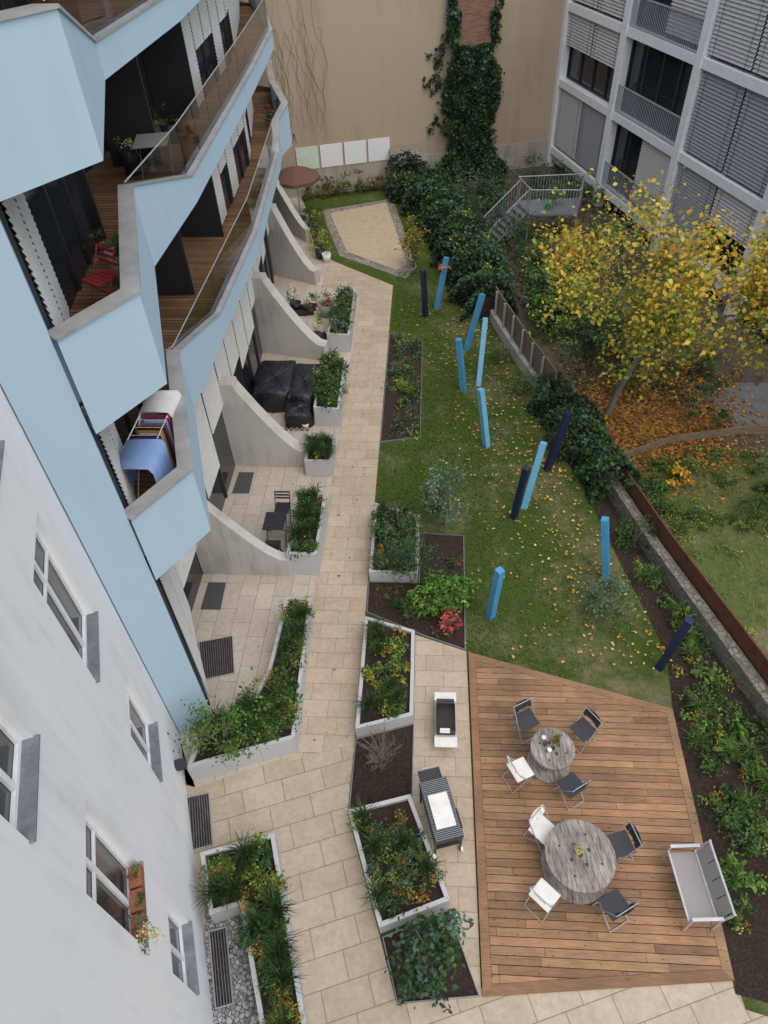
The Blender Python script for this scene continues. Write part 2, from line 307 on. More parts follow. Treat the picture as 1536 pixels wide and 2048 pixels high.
for nm,p in(('rose_bed',B1),('shrub_bed',B2),('shrub_bed',B3),('shrub_bed',B4),('border_bed',B5)):
    a=M(); p=ccw(p); a.face([(x,y,.018) for x,y in p],MULCH)
    q=offset(p,.018); n=len(p)
    if nm!='border_bed':
        for i in range(n):
            j=(i+1)%n; a.prism([p[i],p[j],q[j],q[i]],0,.045,ZINC)
    a.obj(nm)
# deck --------------------------------------------------------
def clip(poly,a,b,c):
    out=[]; n=len(poly)
    for i in range(n):
        p,q=poly[i],poly[(i+1)%n]; dp=a*p[0]+b*p[1]-c; dq=a*q[0]+b*q[1]-c
        if dp>=0: out.append(p)
        if (dp>=0)!=(dq>=0): t=dp/(dp-dq); out.append((p[0]+(q[0]-p[0])*t,p[1]+(q[1]-p[1])*t))
    return out
DK=ccw([(.96,8.88),(5.18,7.6),(5.02,2.78),(.97,2.38)])
a=M(); a.cols=[]; y=2.0
inner=offset(DK,.16)
def woodcol():
    c=np.array((.36,.21,.112))*random.uniform(.72,1.25); g=random.uniform(0,.18); m_=c.mean(); c=c*(1-g)+m_*g; return (c[0],c[1]*random.uniform(.95,1.05),c[2])
def addp(poly,z0,z1,col):
    n0=len(a.f); a.prism(poly,z0,z1,DECK); a.cols+=[col]*(len(a.f)-n0)
while y<9.2:
    cuts=[.5]; x=.5+random.uniform(.5,2.6)
    while x<5.3: cuts.append(x); x+=random.uniform(1.6,3.2)
    cuts.append(5.6)
    for i in range(len(cuts)-1):
        p=[(cuts[i]+.003,y+.006),(cuts[i+1]-.003,y+.006),(cuts[i+1]-.003,y+.132),(cuts[i]+.003,y+.132)]
        for k in range(4):
            u,v=inner[k],inner[(k+1)%4]; nx,ny=-(v[1]-u[1]),(v[0]-u[0]); p=clip(p,nx,ny,nx*u[0]+ny*u[1]); 
            if len(p)<3: break
        if len(p)>=3: addp(p,.02,.06+random.uniform(-.001,.001),woodcol())
    y+=.138
inner2=offset(DK,.155)
for k in range(4): addp([DK[k],DK[(k+1)%4],inner2[(k+1)%4],inner2[k]],.018,.064,woodcol())
n0=len(a.f); a.prism(offset(DK,.05),.0135,.03,MULCH); a.cols+=[(.01,.008,.006)]*(len(a.f)-n0)
a.obj('timber_deck')
# ------------------------------------------------------------ planters
def planter(poly,z,t=.075,name='raised_planter',soil=.08):
    p=ccw(poly); q=offset(p,t); a=M(); n=len(p)
    for i in range(n):
        j=(i+1)%n; L_=(Vector(p[j])-Vector(p[i])).length; k=max(1,int(round(L_/.62)))
        for s_ in range(k):
            f0,f1=s_/k,(s_+1)/k
            lerp=lambda A,B,f:(A[0]+(B[0]-A[0])*f,A[1]+(B[1]-A[1])*f)
            g=.003/L_
            a.prism([lerp(p[i],p[j],f0+g),lerp(p[i],p[j],f1-g),lerp(q[i],q[j],f1-g),lerp(q[i],q[j],f0+g)],0,z,GRAN)
    a.face([(x,y,z-soil) for x,y in offset(p,t*.6)],MULCH)
    a.obj(name); return offset(p,t+.05)
P1=[(-4.62,5.72),(-2.6,6.42),(-2.7,9.9),(-3.3,9.95),(-3.4,7.95),(-3.6,7.3),(-4.5,6.75)]
P2=[(-3.45,11.1),(-2.7,11.1),(-2.7,13.25),(-3.42,13.3)]
P3=[(-3.53,14.8),(-2.74,14.8),(-2.76,15.95),(-3.53,15.95)]
P4=[(-3.55,17.2),(-2.74,17.1),(-2.78,20),(-3.6,20)]
P5=[(-3.61,21.5),(-2.8,21.4),(-2.84,24.75),(-3.5,24.87)]
R1=[(-1.42,10.9),(-.21,10.88),(-.22,12.89),(-1.42,13.34)]
R2=[(-1.42,6.75),(-.25,7.1),(-.26,9.21),(-1.42,9.57)]
R3=[(-.73,3.2),(.46,3.67),(-.27,5.46),(-1.43,5.12)]
L1=[(-4.01,4.23),(-2.73,4.62),(-1.77,1.83),(-1.4,.75),(-2.1,.7),(-2.48,1.79),(-3.12,3.41),(-3.61,3.24)]
GREENS=[G_D,G_D,G_M,G_M,G_L]; AUT=[G_M,G_L,G_Y,G_Y,ORA,RUST]
def planting(name,poly,z,spec):
    L_=Leaves()
    for kind,cnt,prm in spec:
        for (x,y) in inpoly(poly,cnt):
            if kind=='bush':
                r,n,s,c=prm; rr=r*random.uniform(.7,1.3); L_.bush((x,y,z+rr*.6),(rr,rr,rr*random.uniform(.6,1.1)),int(n*random.uniform(.7,1.3)),s,c,9,sig=.22)
            elif kind=='grass':
                hh,sp,n,c=prm; b=np.array([(x,y,z)]*n)+rng.normal(size=(n,3))*[.03,.03,0]; L_.blades(b,hh,sp,.014,c)
    return L_.obj(name)
for p,z,spec in [
 (P1,.6,[('bush',26,(.24,230,.06,GREENS)),('bush',16,(.19,190,.05,AUT)),('grass',14,(.45,.38,80,[G_D,G_M])),('bush',10,(.28,150,.09,[G_M,G_L]))]),
 (P2,.8,[('bush',16,(.22,200,.055,GREENS)),('grass',14,(.42,.38,90,[G_D,G_D,G_M])),('bush',8,(.18,140,.05,[GREY,G_L,ORA]))]),
 (P3,.6,[('grass',9,(.45,.4,120,[G_D,G_M])),('bush',5,(.15,110,.05,[YEL,G_L,G_M]))]),
 (P4,.7,[('bush',30,(.28,220,.09,[G_D,G_M,G_L])),('grass',8,(.35,.3,60,[G_M]))]),
 (P5,.7,[('bush',26,(.26,200,.08,[G_D,G_M,GREY])),('bush',9,(.2,130,.07,[G_Y,G_L])),('grass',8,(.35,.3,60,[G_M]))]),
 (R1,.4,[('bush',30,(.23,190,.055,[G_D,G_M,GREY])),('bush',10,(.18,130,.05,[G_L,G_Y,RUST])),('grass',9,(.35,.3,60,[G_D,G_M]))]),
 (R2,.4,[('grass',8,(.42,.35,90,[G_D,G_M])),('bush',13,(.15,130,.055,AUT)),('bush',18,(.16,140,.055,[G_M,G_L,G_M])),('bush',4,(.14,110,.055,[G_Y,YEL,G_L]))]),
 (R3,.4,[('grass',5,(.45,.38,100,[G_D,G_M])),('bush',19,(.18,150,.055,[G_D,G_M,GREY])),('bush',14,(.16,130,.055,[G_L,G_Y,G_M,RUST]))]),
 (L1,.5,[('grass',14,(.5,.42,100,[G_D,G_D,G_M])),('bush',26,(.19,170,.055,[G_M,G_L,G_Y])),('bush',16,(.16,140,.05,[G_Y,ORA,G_L,RUST])),('bush',5,(.24,60,.16,[G_M,G_D]))])]:
    q=planter(p,z); planting('planter_plants',q,z-.08,spec)
for nm,p,z,spec in [
 ('rose_shrubs',offset(ccw(B1),.2),0.02,[('bush',26,(.25,140,.065,[G_D,G_M,GREY,G_M])),('bush',10,(.26,130,.07,[G_Y,G_L,G_M]))]),
 ('bed_shrubs',offset(ccw(B2),.22),0.02,[('bush',17,(.26,160,.06,[G_D,G_M,G_M])),('bush',7,(.2,100,.05,[G_M,RUST]))]),
 ('border_perennials',offset(ccw(B5),.15),0.02,[('bush',70,(.19,140,.065,[G_D,G_M,G_L])),('bush',26,(.17,110,.055,AUT)),('grass',20,(.42,.38,70,[G_M,G_L])),('bush',14,(.24,90,.13,[G_L,G_M]))]),
 ]: planting(nm,p,z,spec)
def shrub(name,x,y,ht,r,n,s,cols,z0=0,stems=7,stemcol=BARK,clumps=18):
    e=empty(name); a=M()
    for i in range(stems):
        t=random.uniform(0,6.28); rr=random.uniform(.3,.9)*r; p0=Vector((x+random.uniform(-.04,.04),y+random.uniform(-.04,.04),z0)); p2=Vector((x+math.cos(t)*rr,y+math.sin(t)*rr,z0+ht*random.uniform(.6,.98))); p1=(p0+p2)/2+Vector((-math.cos(t)*.1*r,0,.08*ht))
        a.tube(p0,p1,.014,.009,5,stemcol,False); a.tube(p1,p2,.009,.003,5,stemcol,False)
        for _ in range(3):
            q=p1.lerp(p2,random.uniform(.1,.8)); a.tube(q,q+Vector((random.uniform(-.2,.2),random.uniform(-.2,.2),random.uniform(.05,.3)))*r*1.3,.005,.002,4,stemcol,False)
    a.obj('stems',e)
    if n:
        L_=Leaves(); L_.bush((x,y,z0+ht*.58),(r,r,ht*.45),n,s,cols,clumps); L_.obj('leaves',None,e)
shrub('grey_leaved_shrub',.47,12.9,2.0,.6,2400,.08,[GREY,GREY,(.13,.19,.11),G_M])
shrub('rhododendron_shrub',.45,10.3,.75,.6,1300,.11,[G_L,G_L,(.10,.25,.03),G_M])
shrub('rhododendron_shrub',.0,10.2,.6,.45,700,.10,[G_L,(.12,.26,.03)])
shrub('red_leaved_shrub',.5,9.55,.55,.28,260,.085,[RED,(.42,.10,.09),(.35,.16,.1),RED])
shrub('tall_shrub',-.35,10.9,1.9,.65,1500,.065,[G_D,G_M,BLUG])
shrub('tall_shrub',-.7,12.2,1.3,.6,1100,.065,[G_D,G_M])
shrub('garden_shrub',4.26,10.0,1.1,.65,1500,.065,[GREY,G_M,G_M])
shrub('garden_shrub',5.3,12.3,.9,.5,700,.06,[G_D,G_M])
shrub('cherry_laurel_shrub',.12,2.85,1.0,.62,900,.11,[G_D,G_D,BLUG,G_M])
shrub('cherry_laurel_shrub',-.05,3.0,.7,.35,250,.1,[G_D,GREY])
shrub('bare_shrub',-.85,6.2,1.0,.55,160,.03,[BRN,RUST],stems=44)
shrub('autumn_shrub',-.7,27.9,2.0,.6,1100,.11,[G_M,G_L,ORA,RUST,G_Y])
shrub('fern_shrub',-4.0,6.2,1.1,.65,1300,.065,[G_M,G_L,G_M],.5)
shrub('garden_shrub',3.9,15.8,.9,.5,600,.08,[G_D,G_M])
shrub('garden_shrub',3.0,19.0,.7,.5,450,.07,[G_M,G_L])
shrub('garden_shrub',2.5,20.8,.6,.4,350,.07,[G_M,G_L])
shrub('hosta_plant',-2.0,1.35,.35,.35,160,.2,[G_M,G_D],.45,3)
# ------------------------------------------------------------ white building
OW=Vector((-5.15,6.7)); DW=Vector((.352,-.936)); NW=Vector((.936,.352))
def wp(O,Dv,Nv,s,z,d=0): return (O.x+Dv.x*s+Nv.x*d, O.y+Dv.y*s+Nv.y*d, z)
def wall_open(a,O,Dv,Nv,s0,s1,z0,z1,ops,mat,reveal=.14,rmat=None):
    S=sorted({s0,s1,*[o[0] for o in ops],*[o[1] for o in ops]}); Z=sorted({z0,z1,*[o[2] for o in ops],*[o[3] for o in ops]})
    P=lambda s,z,d=0: wp(O,Dv,Nv,s,z,d)
    for i in range(len(S)-1):
        for j in range(len(Z)-1):
            cs,cz_=(S[i]+S[i+1])/2,(Z[j]+Z[j+1])/2
            if any(o[0]<cs<o[1] and o[2]<cz_<o[3] for o in ops): continue
            a.face([P(S[i],Z[j]),P(S[i+1],Z[j]),P(S[i+1],Z[j+1]),P(S[i],Z[j+1])],mat)
    rm=rmat or mat
    for (u,v,p,q) in [o[:4] for o in ops]:
        r=-reveal
        a.face([P(u,p),P(u,q),P(u,q,r),P(u,p,r)],rm);a.face([P(v,p),P(v,q),P(v,q,r),P(v,p,r)],rm)
        a.face([P(u,q),P(v,q),P(v,q,r),P(u,q,r)],rm);a.face([P(u,p),P(v,p),P(v,p,r),P(u,p,r)],rm)
def wbox(a,O,Dv,Nv,s0,s1,z0,z1,d0,d1,m):
    vs=[wp(O,Dv,Nv,s,z,d) for s in(s0,s1) for z in(z0,z1) for d in(d0,d1)]
    a.add(vs,[(0,1,3,2),(4,6,7,5),(0,4,5,1),(2,3,7,6),(0,2,6,4),(1,5,7,3)],m)
wb=empty('white_apartment_building')
ops=[(.96,2.14,5.5,7.6),(1.0,2.1,2.3,4.0),(.96,2.14,8.7,10.8),(4.0,5.0,7.4,9.4),(4.0,5.0,3.9,5.95),(4.0,5.0,1.15,2.5),(.96,2.14,11.9,14),(4.0,5.0,10.6,12.7),(7.2,8.3,3.9,5.9),(7.2,8.3,7.4,9.4),(7.2,8.3,10.6,12.6)]
a=M(); wall_open(a,OW,DW,NW,0,14,-.02,15,ops,WHITE,.16)
a.face([wp(OW,DW,NW,0,-.02),wp(OW,DW,NW,0,15),wp(OW,DW,NW,0,15,-9),wp(OW,DW,NW,0,-.02,-9)],WHITE)
a.face([wp(OW,DW,NW,0,15),wp(OW,DW,NW,14,15),wp(OW,DW,NW,14,15,-9),wp(OW,DW,NW,0,15,-9)],ZINC)
a.obj('walls',wb)
a=M()
for (u,v,p,q) in ops:
    wbox(a,OW,DW,NW,u+.005,v-.005,p+.005,q-.005,-.17,-.152,GLASSR)
    f=.06
    for (s0,s1,z0,z1) in [(u,u+f,p,q),(v-f,v,p,q),(u+f,v-f,p,p+f),(u+f,v-f,q-f,q),((u+v)/2-.035,(u+v)/2+.035,p+f,q-f)]:
        wbox(a,OW,DW,NW,s0,s1,z0,z1,-.15,-.11,WFRAME)
    zt=p+(q-p)*.68
    for (s0,s1) in [(u+f,(u+v)/2-.035),((u+v)/2+.035,v-f)]: wbox(a,OW,DW,NW,s0,s1,zt-.025,zt+.025,-.149,-.115,WFRAME)
    wbox(a,OW,DW,NW,u-.02,v+.02,p-.025,p+.004,-.108,.055,ZINC)
a.obj('windows',wb,.004)
wx=M()
for i in range(3):
    s0=4.08+i*.29; wbox(wx,OW,DW,NW,s0,s0+.26,3.907,4.05,-.1,.06,TERRAC)
wx.obj('flower_box')
L_=Leaves()
for i in range(3): L_.bush(wp(OW,DW,NW,4.2+i*.29,4.1,.0),(.12,.10,.08),150,.035,[G_L,GREY,G_M,RUST],6)
L_.bush(wp(OW,DW,NW,5.0,4.12,.12),(.16,.16,.14),240,.035,[YEL,YEL,G_M,G_L,(.7,.7,.65)],8)
L_.obj('flower_box_plants')
a=M(); wbox(a,OW,DW,NW,1.05,1.2,.75,.95,0,.2,FRAMED); wbox(a,OW,DW,NW,1.07,1.18,.70,.75,.03,.17,GLASSR); a.obj('wall_lamp',None,.01)
# ------------------------------------------------------------ blue building
bb=empty('blue_apartment_building')
a=M()
a.prism(ccw([(-5.12,6.68),(-4.5,7.05),(-4.72,7.42),(-5.35,7.05)]),-.02,17.0,BLUE)
a.obj('end_pier',bb)
FG=[(-4.72,7.42),(-5.25,8.6),(-5.7,9.7),(-5.72,15.3),(-6.0,21.8),(-6.6,27.8),(-7.3,31.5),(-8.15,35.4)]
def blind(a,p0,p1,z0,z1,m,pitch=.09,dep=.03,out=None):
    p0=Vector(p0);p1=Vector(p1); dd=(p1-p0).normalized(); nn=Vector((-dd.y,dd.x)) if out is None else Vector(out)
    n=int((z1-z0)/pitch); z=z1
    for i in range(n):
        A=p0;B=p1;C=p1+nn*dep;D_=p0+nn*dep; zb=z-pitch*.75
        a.add([(A.x,A.y,z),(B.x,B.y,z),(C.x,C.y,zb),(D_.x,D_.y,zb),(A.x,A.y,z-pitch),(B.x,B.y,z-pitch)],[(0,1,2,3),(3,2,5,4)],m); z-=pitch
def right_n(p,q):
    d=(Vector(q)-Vector(p)).normalized(); return Vector((d.y,-d.x))
gl=M(); bl=M(); fr=M()
def seg_wall(p,q,z0,z1,m,mb=gl):
    mb.face([(p[0],p[1],z0),(q[0],q[1],z0),(q[0],q[1],z1),(p[0],p[1],z1)],m)
def lerp2(p,q,t): return (p[0]+(q[0]-p[0])*t,p[1]+(q[1]-p[1])*t)
def facade_run(p,q,z0,z1,blindz,step=1.25):
    Ls=(Vector(q)-Vector(p)).length; n=max(1,int(round(Ls/step))); nn=right_n(p,q)
    seg_wall(p,q,z0,z1,GLASSD)
    for i in range(n):
        A=lerp2(p,q,i/n);B=lerp2(p,q,(i+1)/n)
        fr.box((A[0]+nn.x*.02,A[1]+nn.y*.02,(z0+z1)/2),(.06,.07,z1-z0),FRAMED,math.atan2(nn.y,nn.x))
        zb=blindz(i) if callable(blindz) else blindz
        if zb is not None and zb<z1-.1:
            A2=lerp2(A,B,.03);B2=lerp2(A,B,.97); A2=(A2[0]+nn.x*.07,A2[1]+nn.y*.07);B2=(B2[0]+nn.x*.07,B2[1]+nn.y*.07)
            blind(bl,A2,B2,zb,z1,BLINDC,out=nn)
for i in range(len(FG)-1):
    zb=[.25,.4][i] if i<2 else random.choice([1.2,1.6,1.9])
    if i==2: zz=lambda k:(1.0,1.6,1.2,2.2,1.4)[k%5]
    else: zz=lambda k,zb=zb:zb+random.choice([0,.0,.5])
    facade_run(FG[i],FG[i+1],0,4.75,zz)
UP=[(-4.72,7.42),(-5.55,9.3),(-6.0,12.1),(-7.5,12.4),(-7.5,19.2),(-6.1,19.5),(-6.3,25),(-7.3,31),(-8.2,35.4)]
LV=[4.75,7.82,10.85,13.95]
low1=[(-4.95,14.6,5.35),(-4.93,19.3,5.3),(-5.35,25.8,5.3),(-5.5,27.2,5.9),(-5.3,28.4,6.15),(-6.3,31.5,6.15),(-7.0,34.8,6.15)]
low2=[(-4.98,14.9,8.35),(-5.3,23.3,8.35),(-5.6,28.7,8.35),(-6.6,32.5,8.6),(-7.4,34.8,8.6)]
for k,zb in enumerate(LV):
    zt=zb+1.42
    if k==0: pts=[(-4.45,7.03,zt),(-3.8,8.18,zt),(-4.97,11.7,zt)]+low1
    elif k==1: pts=[(-4.42,7.03,zt),(-3.78,8.2,zt),(-5.04,11.9,zt)]+low2
    else: pts=[(-4.42,7.03,zt),(-3.72,8.2,zt),(-4.9,11.7,zb+.48),(-4.85,15.8,zb+.48),(-5.25,23.3,zb+.48),(-5.6,28.7,zb+.48),(-7.4,34.8,zb+.48)]
    out=[(p[0],p[1]) for p in pts]; inn=offset(out,.2,False)
    a=M(); n=len(pts)
    for i in range(n-1):
        A,B=out[i],out[i+1];a0,b0=inn[i],inn[i+1]
        a.face([(A[0],A[1],zb),(B[0],B[1],zb),(B[0],B[1],pts[i+1][2]),(A[0],A[1],pts[i][2])],BLUE)
        a.face([(a0[0],a0[1],zb+.3),(b0[0],b0[1],zb+.3),(b0[0],b0[1],pts[i+1][2]),(a0[0],a0[1],pts[i][2])],BLUE)
    up=[p for p in UP]
    a.face([(x,y,zb) for x,y in out]+[(x,y,zb) for x,y in up[::-1]],BLUE)
    a.obj('balcony_parapet',bb)
    f=M(); f.cols=[]; fo_=offset(out,.12,False)
    f.face([(x,y,zb+.4) for x,y in fo_]+[(x,y,zb+.4) for x,y in up[::-1]],MULCH); f.cols.append((.1,.1,.1))
    fpoly=ccw(fo_+up[::-1]); yy=7.2
    def xr(yv):
        xs=[]; m_=len(fpoly)
        for i in range(m_):
            p,q=fpoly[i],fpoly[(i+1)%m_]
            if (p[1]>yv)!=(q[1]>yv): xs.append(p[0]+(q[0]-p[0])*(yv-p[1])/(q[1]-p[1]))
        return (min(xs),max(xs)) if len(xs)>=2 else None
    while yy<34:
        r0,r1=xr(yy+.01),xr(yy+.12)
        if r0 and r1:
            cl=woodcol(); f.face([(r0[0],yy+.008,zb+.42),(r0[1],yy+.008,zb+.42),(r1[1],yy+.127,zb+.42),(r1[0],yy+.127,zb+.42)],DECK); f.cols.append(cl)
        yy+=.135
    f.obj('balcony_decking',bb)
    c=M(); o2=offset(out,-.03,False); i2=offset(out,.225,False)
    for i in range(n-1):
        za,zc=pts[i][2],pts[i+1][2]; q=[(o2[i],za),(o2[i+1],zc),(i2[i+1],zc),(i2[i],za)]
        vs=[(p[0],p[1],z+.002) for p,z in q]+[(p[0],p[1],z+.04) for p,z in q]
        c.add(vs,[(0,1,2,3),(4,7,6,5),(0,4,5,1),(1,5,6,2),(2,6,7,3),(3,7,4,0)],CAPM)
    c.obj('coping',bb)
    g=M(); gp=M(); mid=offset(out,.1,False)
    s0=2 if k<2 else 1
    for i in range(s0,n-1):
        if k==0 and i>=5: break
        A,B=mid[i],mid[i+1]; za,zc=pts[i][2]+.045,pts[i+1][2]+.045; zt_=zt+.06
        Ls=(Vector(B)-Vector(A)).length; m_=max(1,int(round(Ls/1.5)))
        for j in range(m_):
            t0,t1=j/m_+.004,(j+1)/m_-.004; p0,p1=lerp2(A,B,t0),lerp2(A,B,t1)
            g.face([(p0[0],p0[1],za+(zc-za)*t0),(p1[0],p1[1],za+(zc-za)*t1),(p1[0],p1[1],zt_),(p0[0],p0[1],zt_)],RAILG)
        gp.tube((A[0],A[1],zt_+.012),(B[0],B[1],zt_+.012),.014,None,6,STEEL)
    g.obj('glass_railing',bb); gp.obj('handrail',bb)
    z0,z1=zb+.38,(LV[k+1] if k+1<len(LV) else 17.0)
    for i in range(len(UP)-1):
        p,q=UP[i],UP[i+1]
        if i==0: facade_run(p,q,z0,z1,z0+.2,1.0)
        elif i in (1,): facade_run(p,q,z0,z1,None,1.0)
        elif i==2 or i==4: seg_wall(p,q,z0,z1,FRAMED)
        elif i==3: facade_run(p,q,z0,z1,None,1.15)
        else: facade_run(p,q,z0,z1,lambda kk:z0+random.choice([.1,.1,1.2]),1.2)
    for yy in (12.15,15.9,19.3): fr.box((-6.45,yy,(z0+z1)/2),(1.1,.06,z1-z0-.05),FRAMED)
gl.obj('glazing',bb); bl.obj('venetian_blinds',bb); fr.obj('window_frames',bb)
a=M(); a.prism(ccw([(-5.12,6.68),(-4.42,7.03),(-3.72,8.2),(-5.3,15.8),(-6,28.7),(-8.2,35.4),(-16,35),(-14,5)]),17.01,17.2,ZINC); a.obj('roof',bb)
# ------------------------------------------------------------ concrete terrace fins
def fin(x0,y0,x1,y1,ht=2.6,t=.27):
    a=M(); d=Vector((x1-x0,y1-y0)); L_=d.length; d.normalize(); nn=Vector((-d.y,d.x))
    prof=[(0,0),(L_,0),(L_,.58),(L_-.22,.62)]
    for i in range(1,7):
        f=i/6; s=L_-.22-(L_-.75)*f; prof.append((s,.62+ (ht-.75)*(f**1.25)))
    prof+=[(.50,ht),(0,ht)]
    n=len(prof); A=[(x0+d.x*s-nn.x*t/2,y0+d.y*s-nn.y*t/2,z) for s,z in prof]; B=[(x0+d.x*s+nn.x*t/2,y0+d.y*s+nn.y*t/2,z) for s,z in prof]
    a.add(A+B,[tuple(range(n))[::-1],tuple(range(n,2*n))]+[(i,(i+1)%n,n+(i+1)%n,n+i) for i in range(n)],CONC)
    a.obj('concrete_terrace_wall',None,.012)
fin(-5.7,11.2,-3.42,11.2); fin(-5.75,15.45,-3.5,15.4,2.9,.42); fin(-6.0,21.6,-3.6,21.05,2.9,.42); fin(-6.6,27.6,-4.6,26.6,2.9,.35); fin(-7.6,33.0,-5.5,30.6,2.6)
def grate(poly,z=.02,name='floor_grate',m=FRAMED,bars=True):
    p=ccw(poly); a=M(); a.face([(x,y,z) for x,y in p],MULCH if bars else m)
    if bars:
        A,B,C,D_=[Vector(q) for q in p]; n=int((B-A).length/.05)+1
        for i in range(n+1):
            u=A.lerp(B,i/n);v=D_.lerp(C,i/n); a.tube((u.x,u.y,z+.012),(v.x,v.y,z+.012),.008,None,4,ZINC)
        for u,v in((A,B),(B,C),(C,D_),(D_,A)): a.tube((u.x,u.y,z+.012),(v.x,v.y,z+.012),.014,None,4,STEEL)
    a.obj(name)
grate([(-5.3,9.0),(-4.55,9.2),(-4.3,8.2),(-5.0,8.0)]); grate([(-4.8,5.35),(-4.25,5.5),(-3.95,4.53),(-4.5,4.35)])
grate([(-3.68,3.1),(-3.4,3.18),(-3.05,2.1),(-3.32,2.02)],.05)
M_=M(); M_.face([(x,y,.022) for x,y in ccw([(-3.98,4.0),(-3.65,4.1),(-3.15,3.3),(-2.55,1.75),(-2.9,.6),(-3.4,1.6)])],GRAVEL); M_.obj('gravel_strip')
MATF=pm('mat_fibre',(.05,.05,.05),(.1,.1,.1),40,.95,0,.5)
for p in ([(-5.5,10.8),(-5.05,10.8),(-5.0,9.95),(-5.5,9.95)],[(-5.55,14.95),(-5.1,14.95),(-5.08,14.05),(-5.58,14.05)]): grate(p,.02,'door_mat',MATF,False)
a=M(); PEB=[pm('pebble_grey',(.18,.18,.18),(.3,.3,.29)),pm('pebble_dark',(.10,.10,.11),(.18,.18,.18)),pm('pebble_pale',(.33,.33,.31),(.42,.42,.4))]
for i in range(260): 
    y=random.uniform(1.5,3.75); x=-2.98+(3.2-y)*.34+random.uniform(-.14,.12)-.12
    r=random.uniform(.025,.05); a.lathe((x,y,.02),[(0,0),(r,r*.3),(r*.8,r*.9),(0,r*1.1)],6,random.choice(PEB))
a.obj('river_stones',None,0,True)
# ------------------------------------------------------------ back wall
bw=empty('rendered_firewall'); OB=Vector((-14,33.63)); DB=Vector((.9578,.2873)); NB=Vector((.2873,-.9578))
sB=lambda X:(X+14)/.9578
a=M(); wbox(a,OB,DB,NB,0,sB(6.35),1.25,13,-.4,0,BEIGE); wbox(a,OB,DB,NB,0,sB(6.35),-.02,1.25,-.4,.03,PLINTH); a.obj('wall',bw)
a=M(); wbox(a,OB,DB,NB,sB(.95),sB(2.65),0,13.4,.03,.45,VBRICK); a.obj('brick_chimney')
xs=[-6.59,-5.44,-4.29,-3.14]; PG=plain('panel_green',(.66,.74,.62),.6); PW=pm('panel_white',(.80,.81,.82),(.85,.85,.86),.7,.6)
for i,x in enumerate(xs):
    a=M(); wbox(a,OB,DB,NB,sB(x),sB(x)+1.1,1.27,2.3,.031,.06,PG if i==0 else PW); a.obj('white_wall_panel')
def scrib(s,z,w_,h_,n,th=.014,d=.045,m=FRAMED):
    a=M(); p=None
    for i in range(n):
        q=wp(OB,DB,NB,s+w_*i/n+random.uniform(-.06,.06),z+random.uniform(0,h_),d)
        if p: a.tube(p,q,th,None,4,m)
        p=q
    return a
scrib(sB(-5.7),.55,.9,.35,16).obj('graffiti'); scrib(sB(-4.6),.6,.6,.4,11).obj('graffiti'); scrib(sB(-3.9),.75,.5,.3,10).obj('graffiti'); scrib(sB(-7.0),2.5,.6,.5,14,d=.01).obj('graffiti')
a=M()
for i in range(22):
    s=sB(random.uniform(-7.2,-5.0)); z=random.uniform(2.6,4.5); p=None
    for j in range(12):
        q=wp(OB,DB,NB,s,z,.02); 
        if p: a.tube(p,q,.006,.005,4,BARK)
        p=q; s+=random.uniform(-.18,.16); z+=random.uniform(.1,.6)
a.obj('dead_climber')
# ------------------------------------------------------------ right building
rb=empty('grey_apartment_building'); OR=Vector((6.24,39.6)); DR=Vector((.287,-.958)); NR=Vector((-.958,-.287))
piers=[0,5.64,11.1,16.6,22.1,27.6,33.1]; ZL=[.85,3.92,6.98,10.05,13.1]
RAILS=plain('railing_steel',(.36,.41,.44),.5)
a=M(); g=M(); b_=M(); r_=M(); fr=M()
wbox(a,OR,DR,NR,-.0,33.3,-.02,13.3,-6,-.55,WFRAME)
for s in piers: wbox(a,OR,DR,NR,s-.19,s+.19,-.02,13.4,-.5,.12,WFRAME)
for i,z in enumerate(ZL):
    for k in range(len(piers)-1): wbox(a,OR,DR,NR,piers[k]+.19,piers[k+1]-.19,z-.16,z+.16,-.5,.08,WFRAME)
for k in range(len(piers)-1):
    s0,s1=piers[k]+.2,piers[k+1]-.2
    for i in range(len(ZL)):
        zt=ZL[i]-.17; z0=ZL[i-1]+.17 if i else 0.0
        wbox(g,OR,DR,NR,s0,s1,z0,zt,-.4,-.36,GLASSD)
        mid=(s0+s1)/2
        for s in np.linspace(s0,s1,5): wbox(fr,OR,DR,NR,s-.04,s+.04,z0,zt,-.355,-.28,FRAMED)
        wbox(fr,OR,DR,NR,s0,s1,z0,z0+.08,-.354,-.285,FRAMED)
        P=lambda s,d:Vector(wp(OR,DR,NR,s,0,d)[:2])
        if k%2==0:
            for (u,v) in ((s0+.05,mid-.04),(mid+.04,s1-.05)):
                zb=z0+.02
                if i and random.random()<.18: zb=z0+1.3
                if i==0: zb=z0+.3
                blind(b_,P(u,-.08),P(v,-.08),zb,zt,random.choice([BLINDG,BLINDG,BLINDD]),.12,.06,NR)
                for s in (u+.3,v-.3): wbox(fr,OR,DR,NR,s-.006,s+.006,zb,zt,-.012,-.004,FRAMED)
        elif i>0:
            if random.random()<.3: blind(b_,P(mid+.04,-.1),P(s1-.05,-.1),z0+.1,zt,BLINDG,.12,.06,NR)
            n=int((s1-s0)/.12)
            for j in range(n+1):
                s=s0+(s1-s0)*j/n; wbox(r_,OR,DR,NR,s-.011,s+.011,z0+.06,z0+1.0,.0,.02,RAILS)
            for zz in(z0+.05,z0+1.0): wbox(r_,OR,DR,NR,s0,s1,zz-.025,zz+.025,-.005,.035,RAILS)
a.obj('frame',rb); g.obj('windows',rb); b_.obj('venetian_blinds',rb); r_.obj('balcony_railings',rb); fr.obj('window_frames',rb)
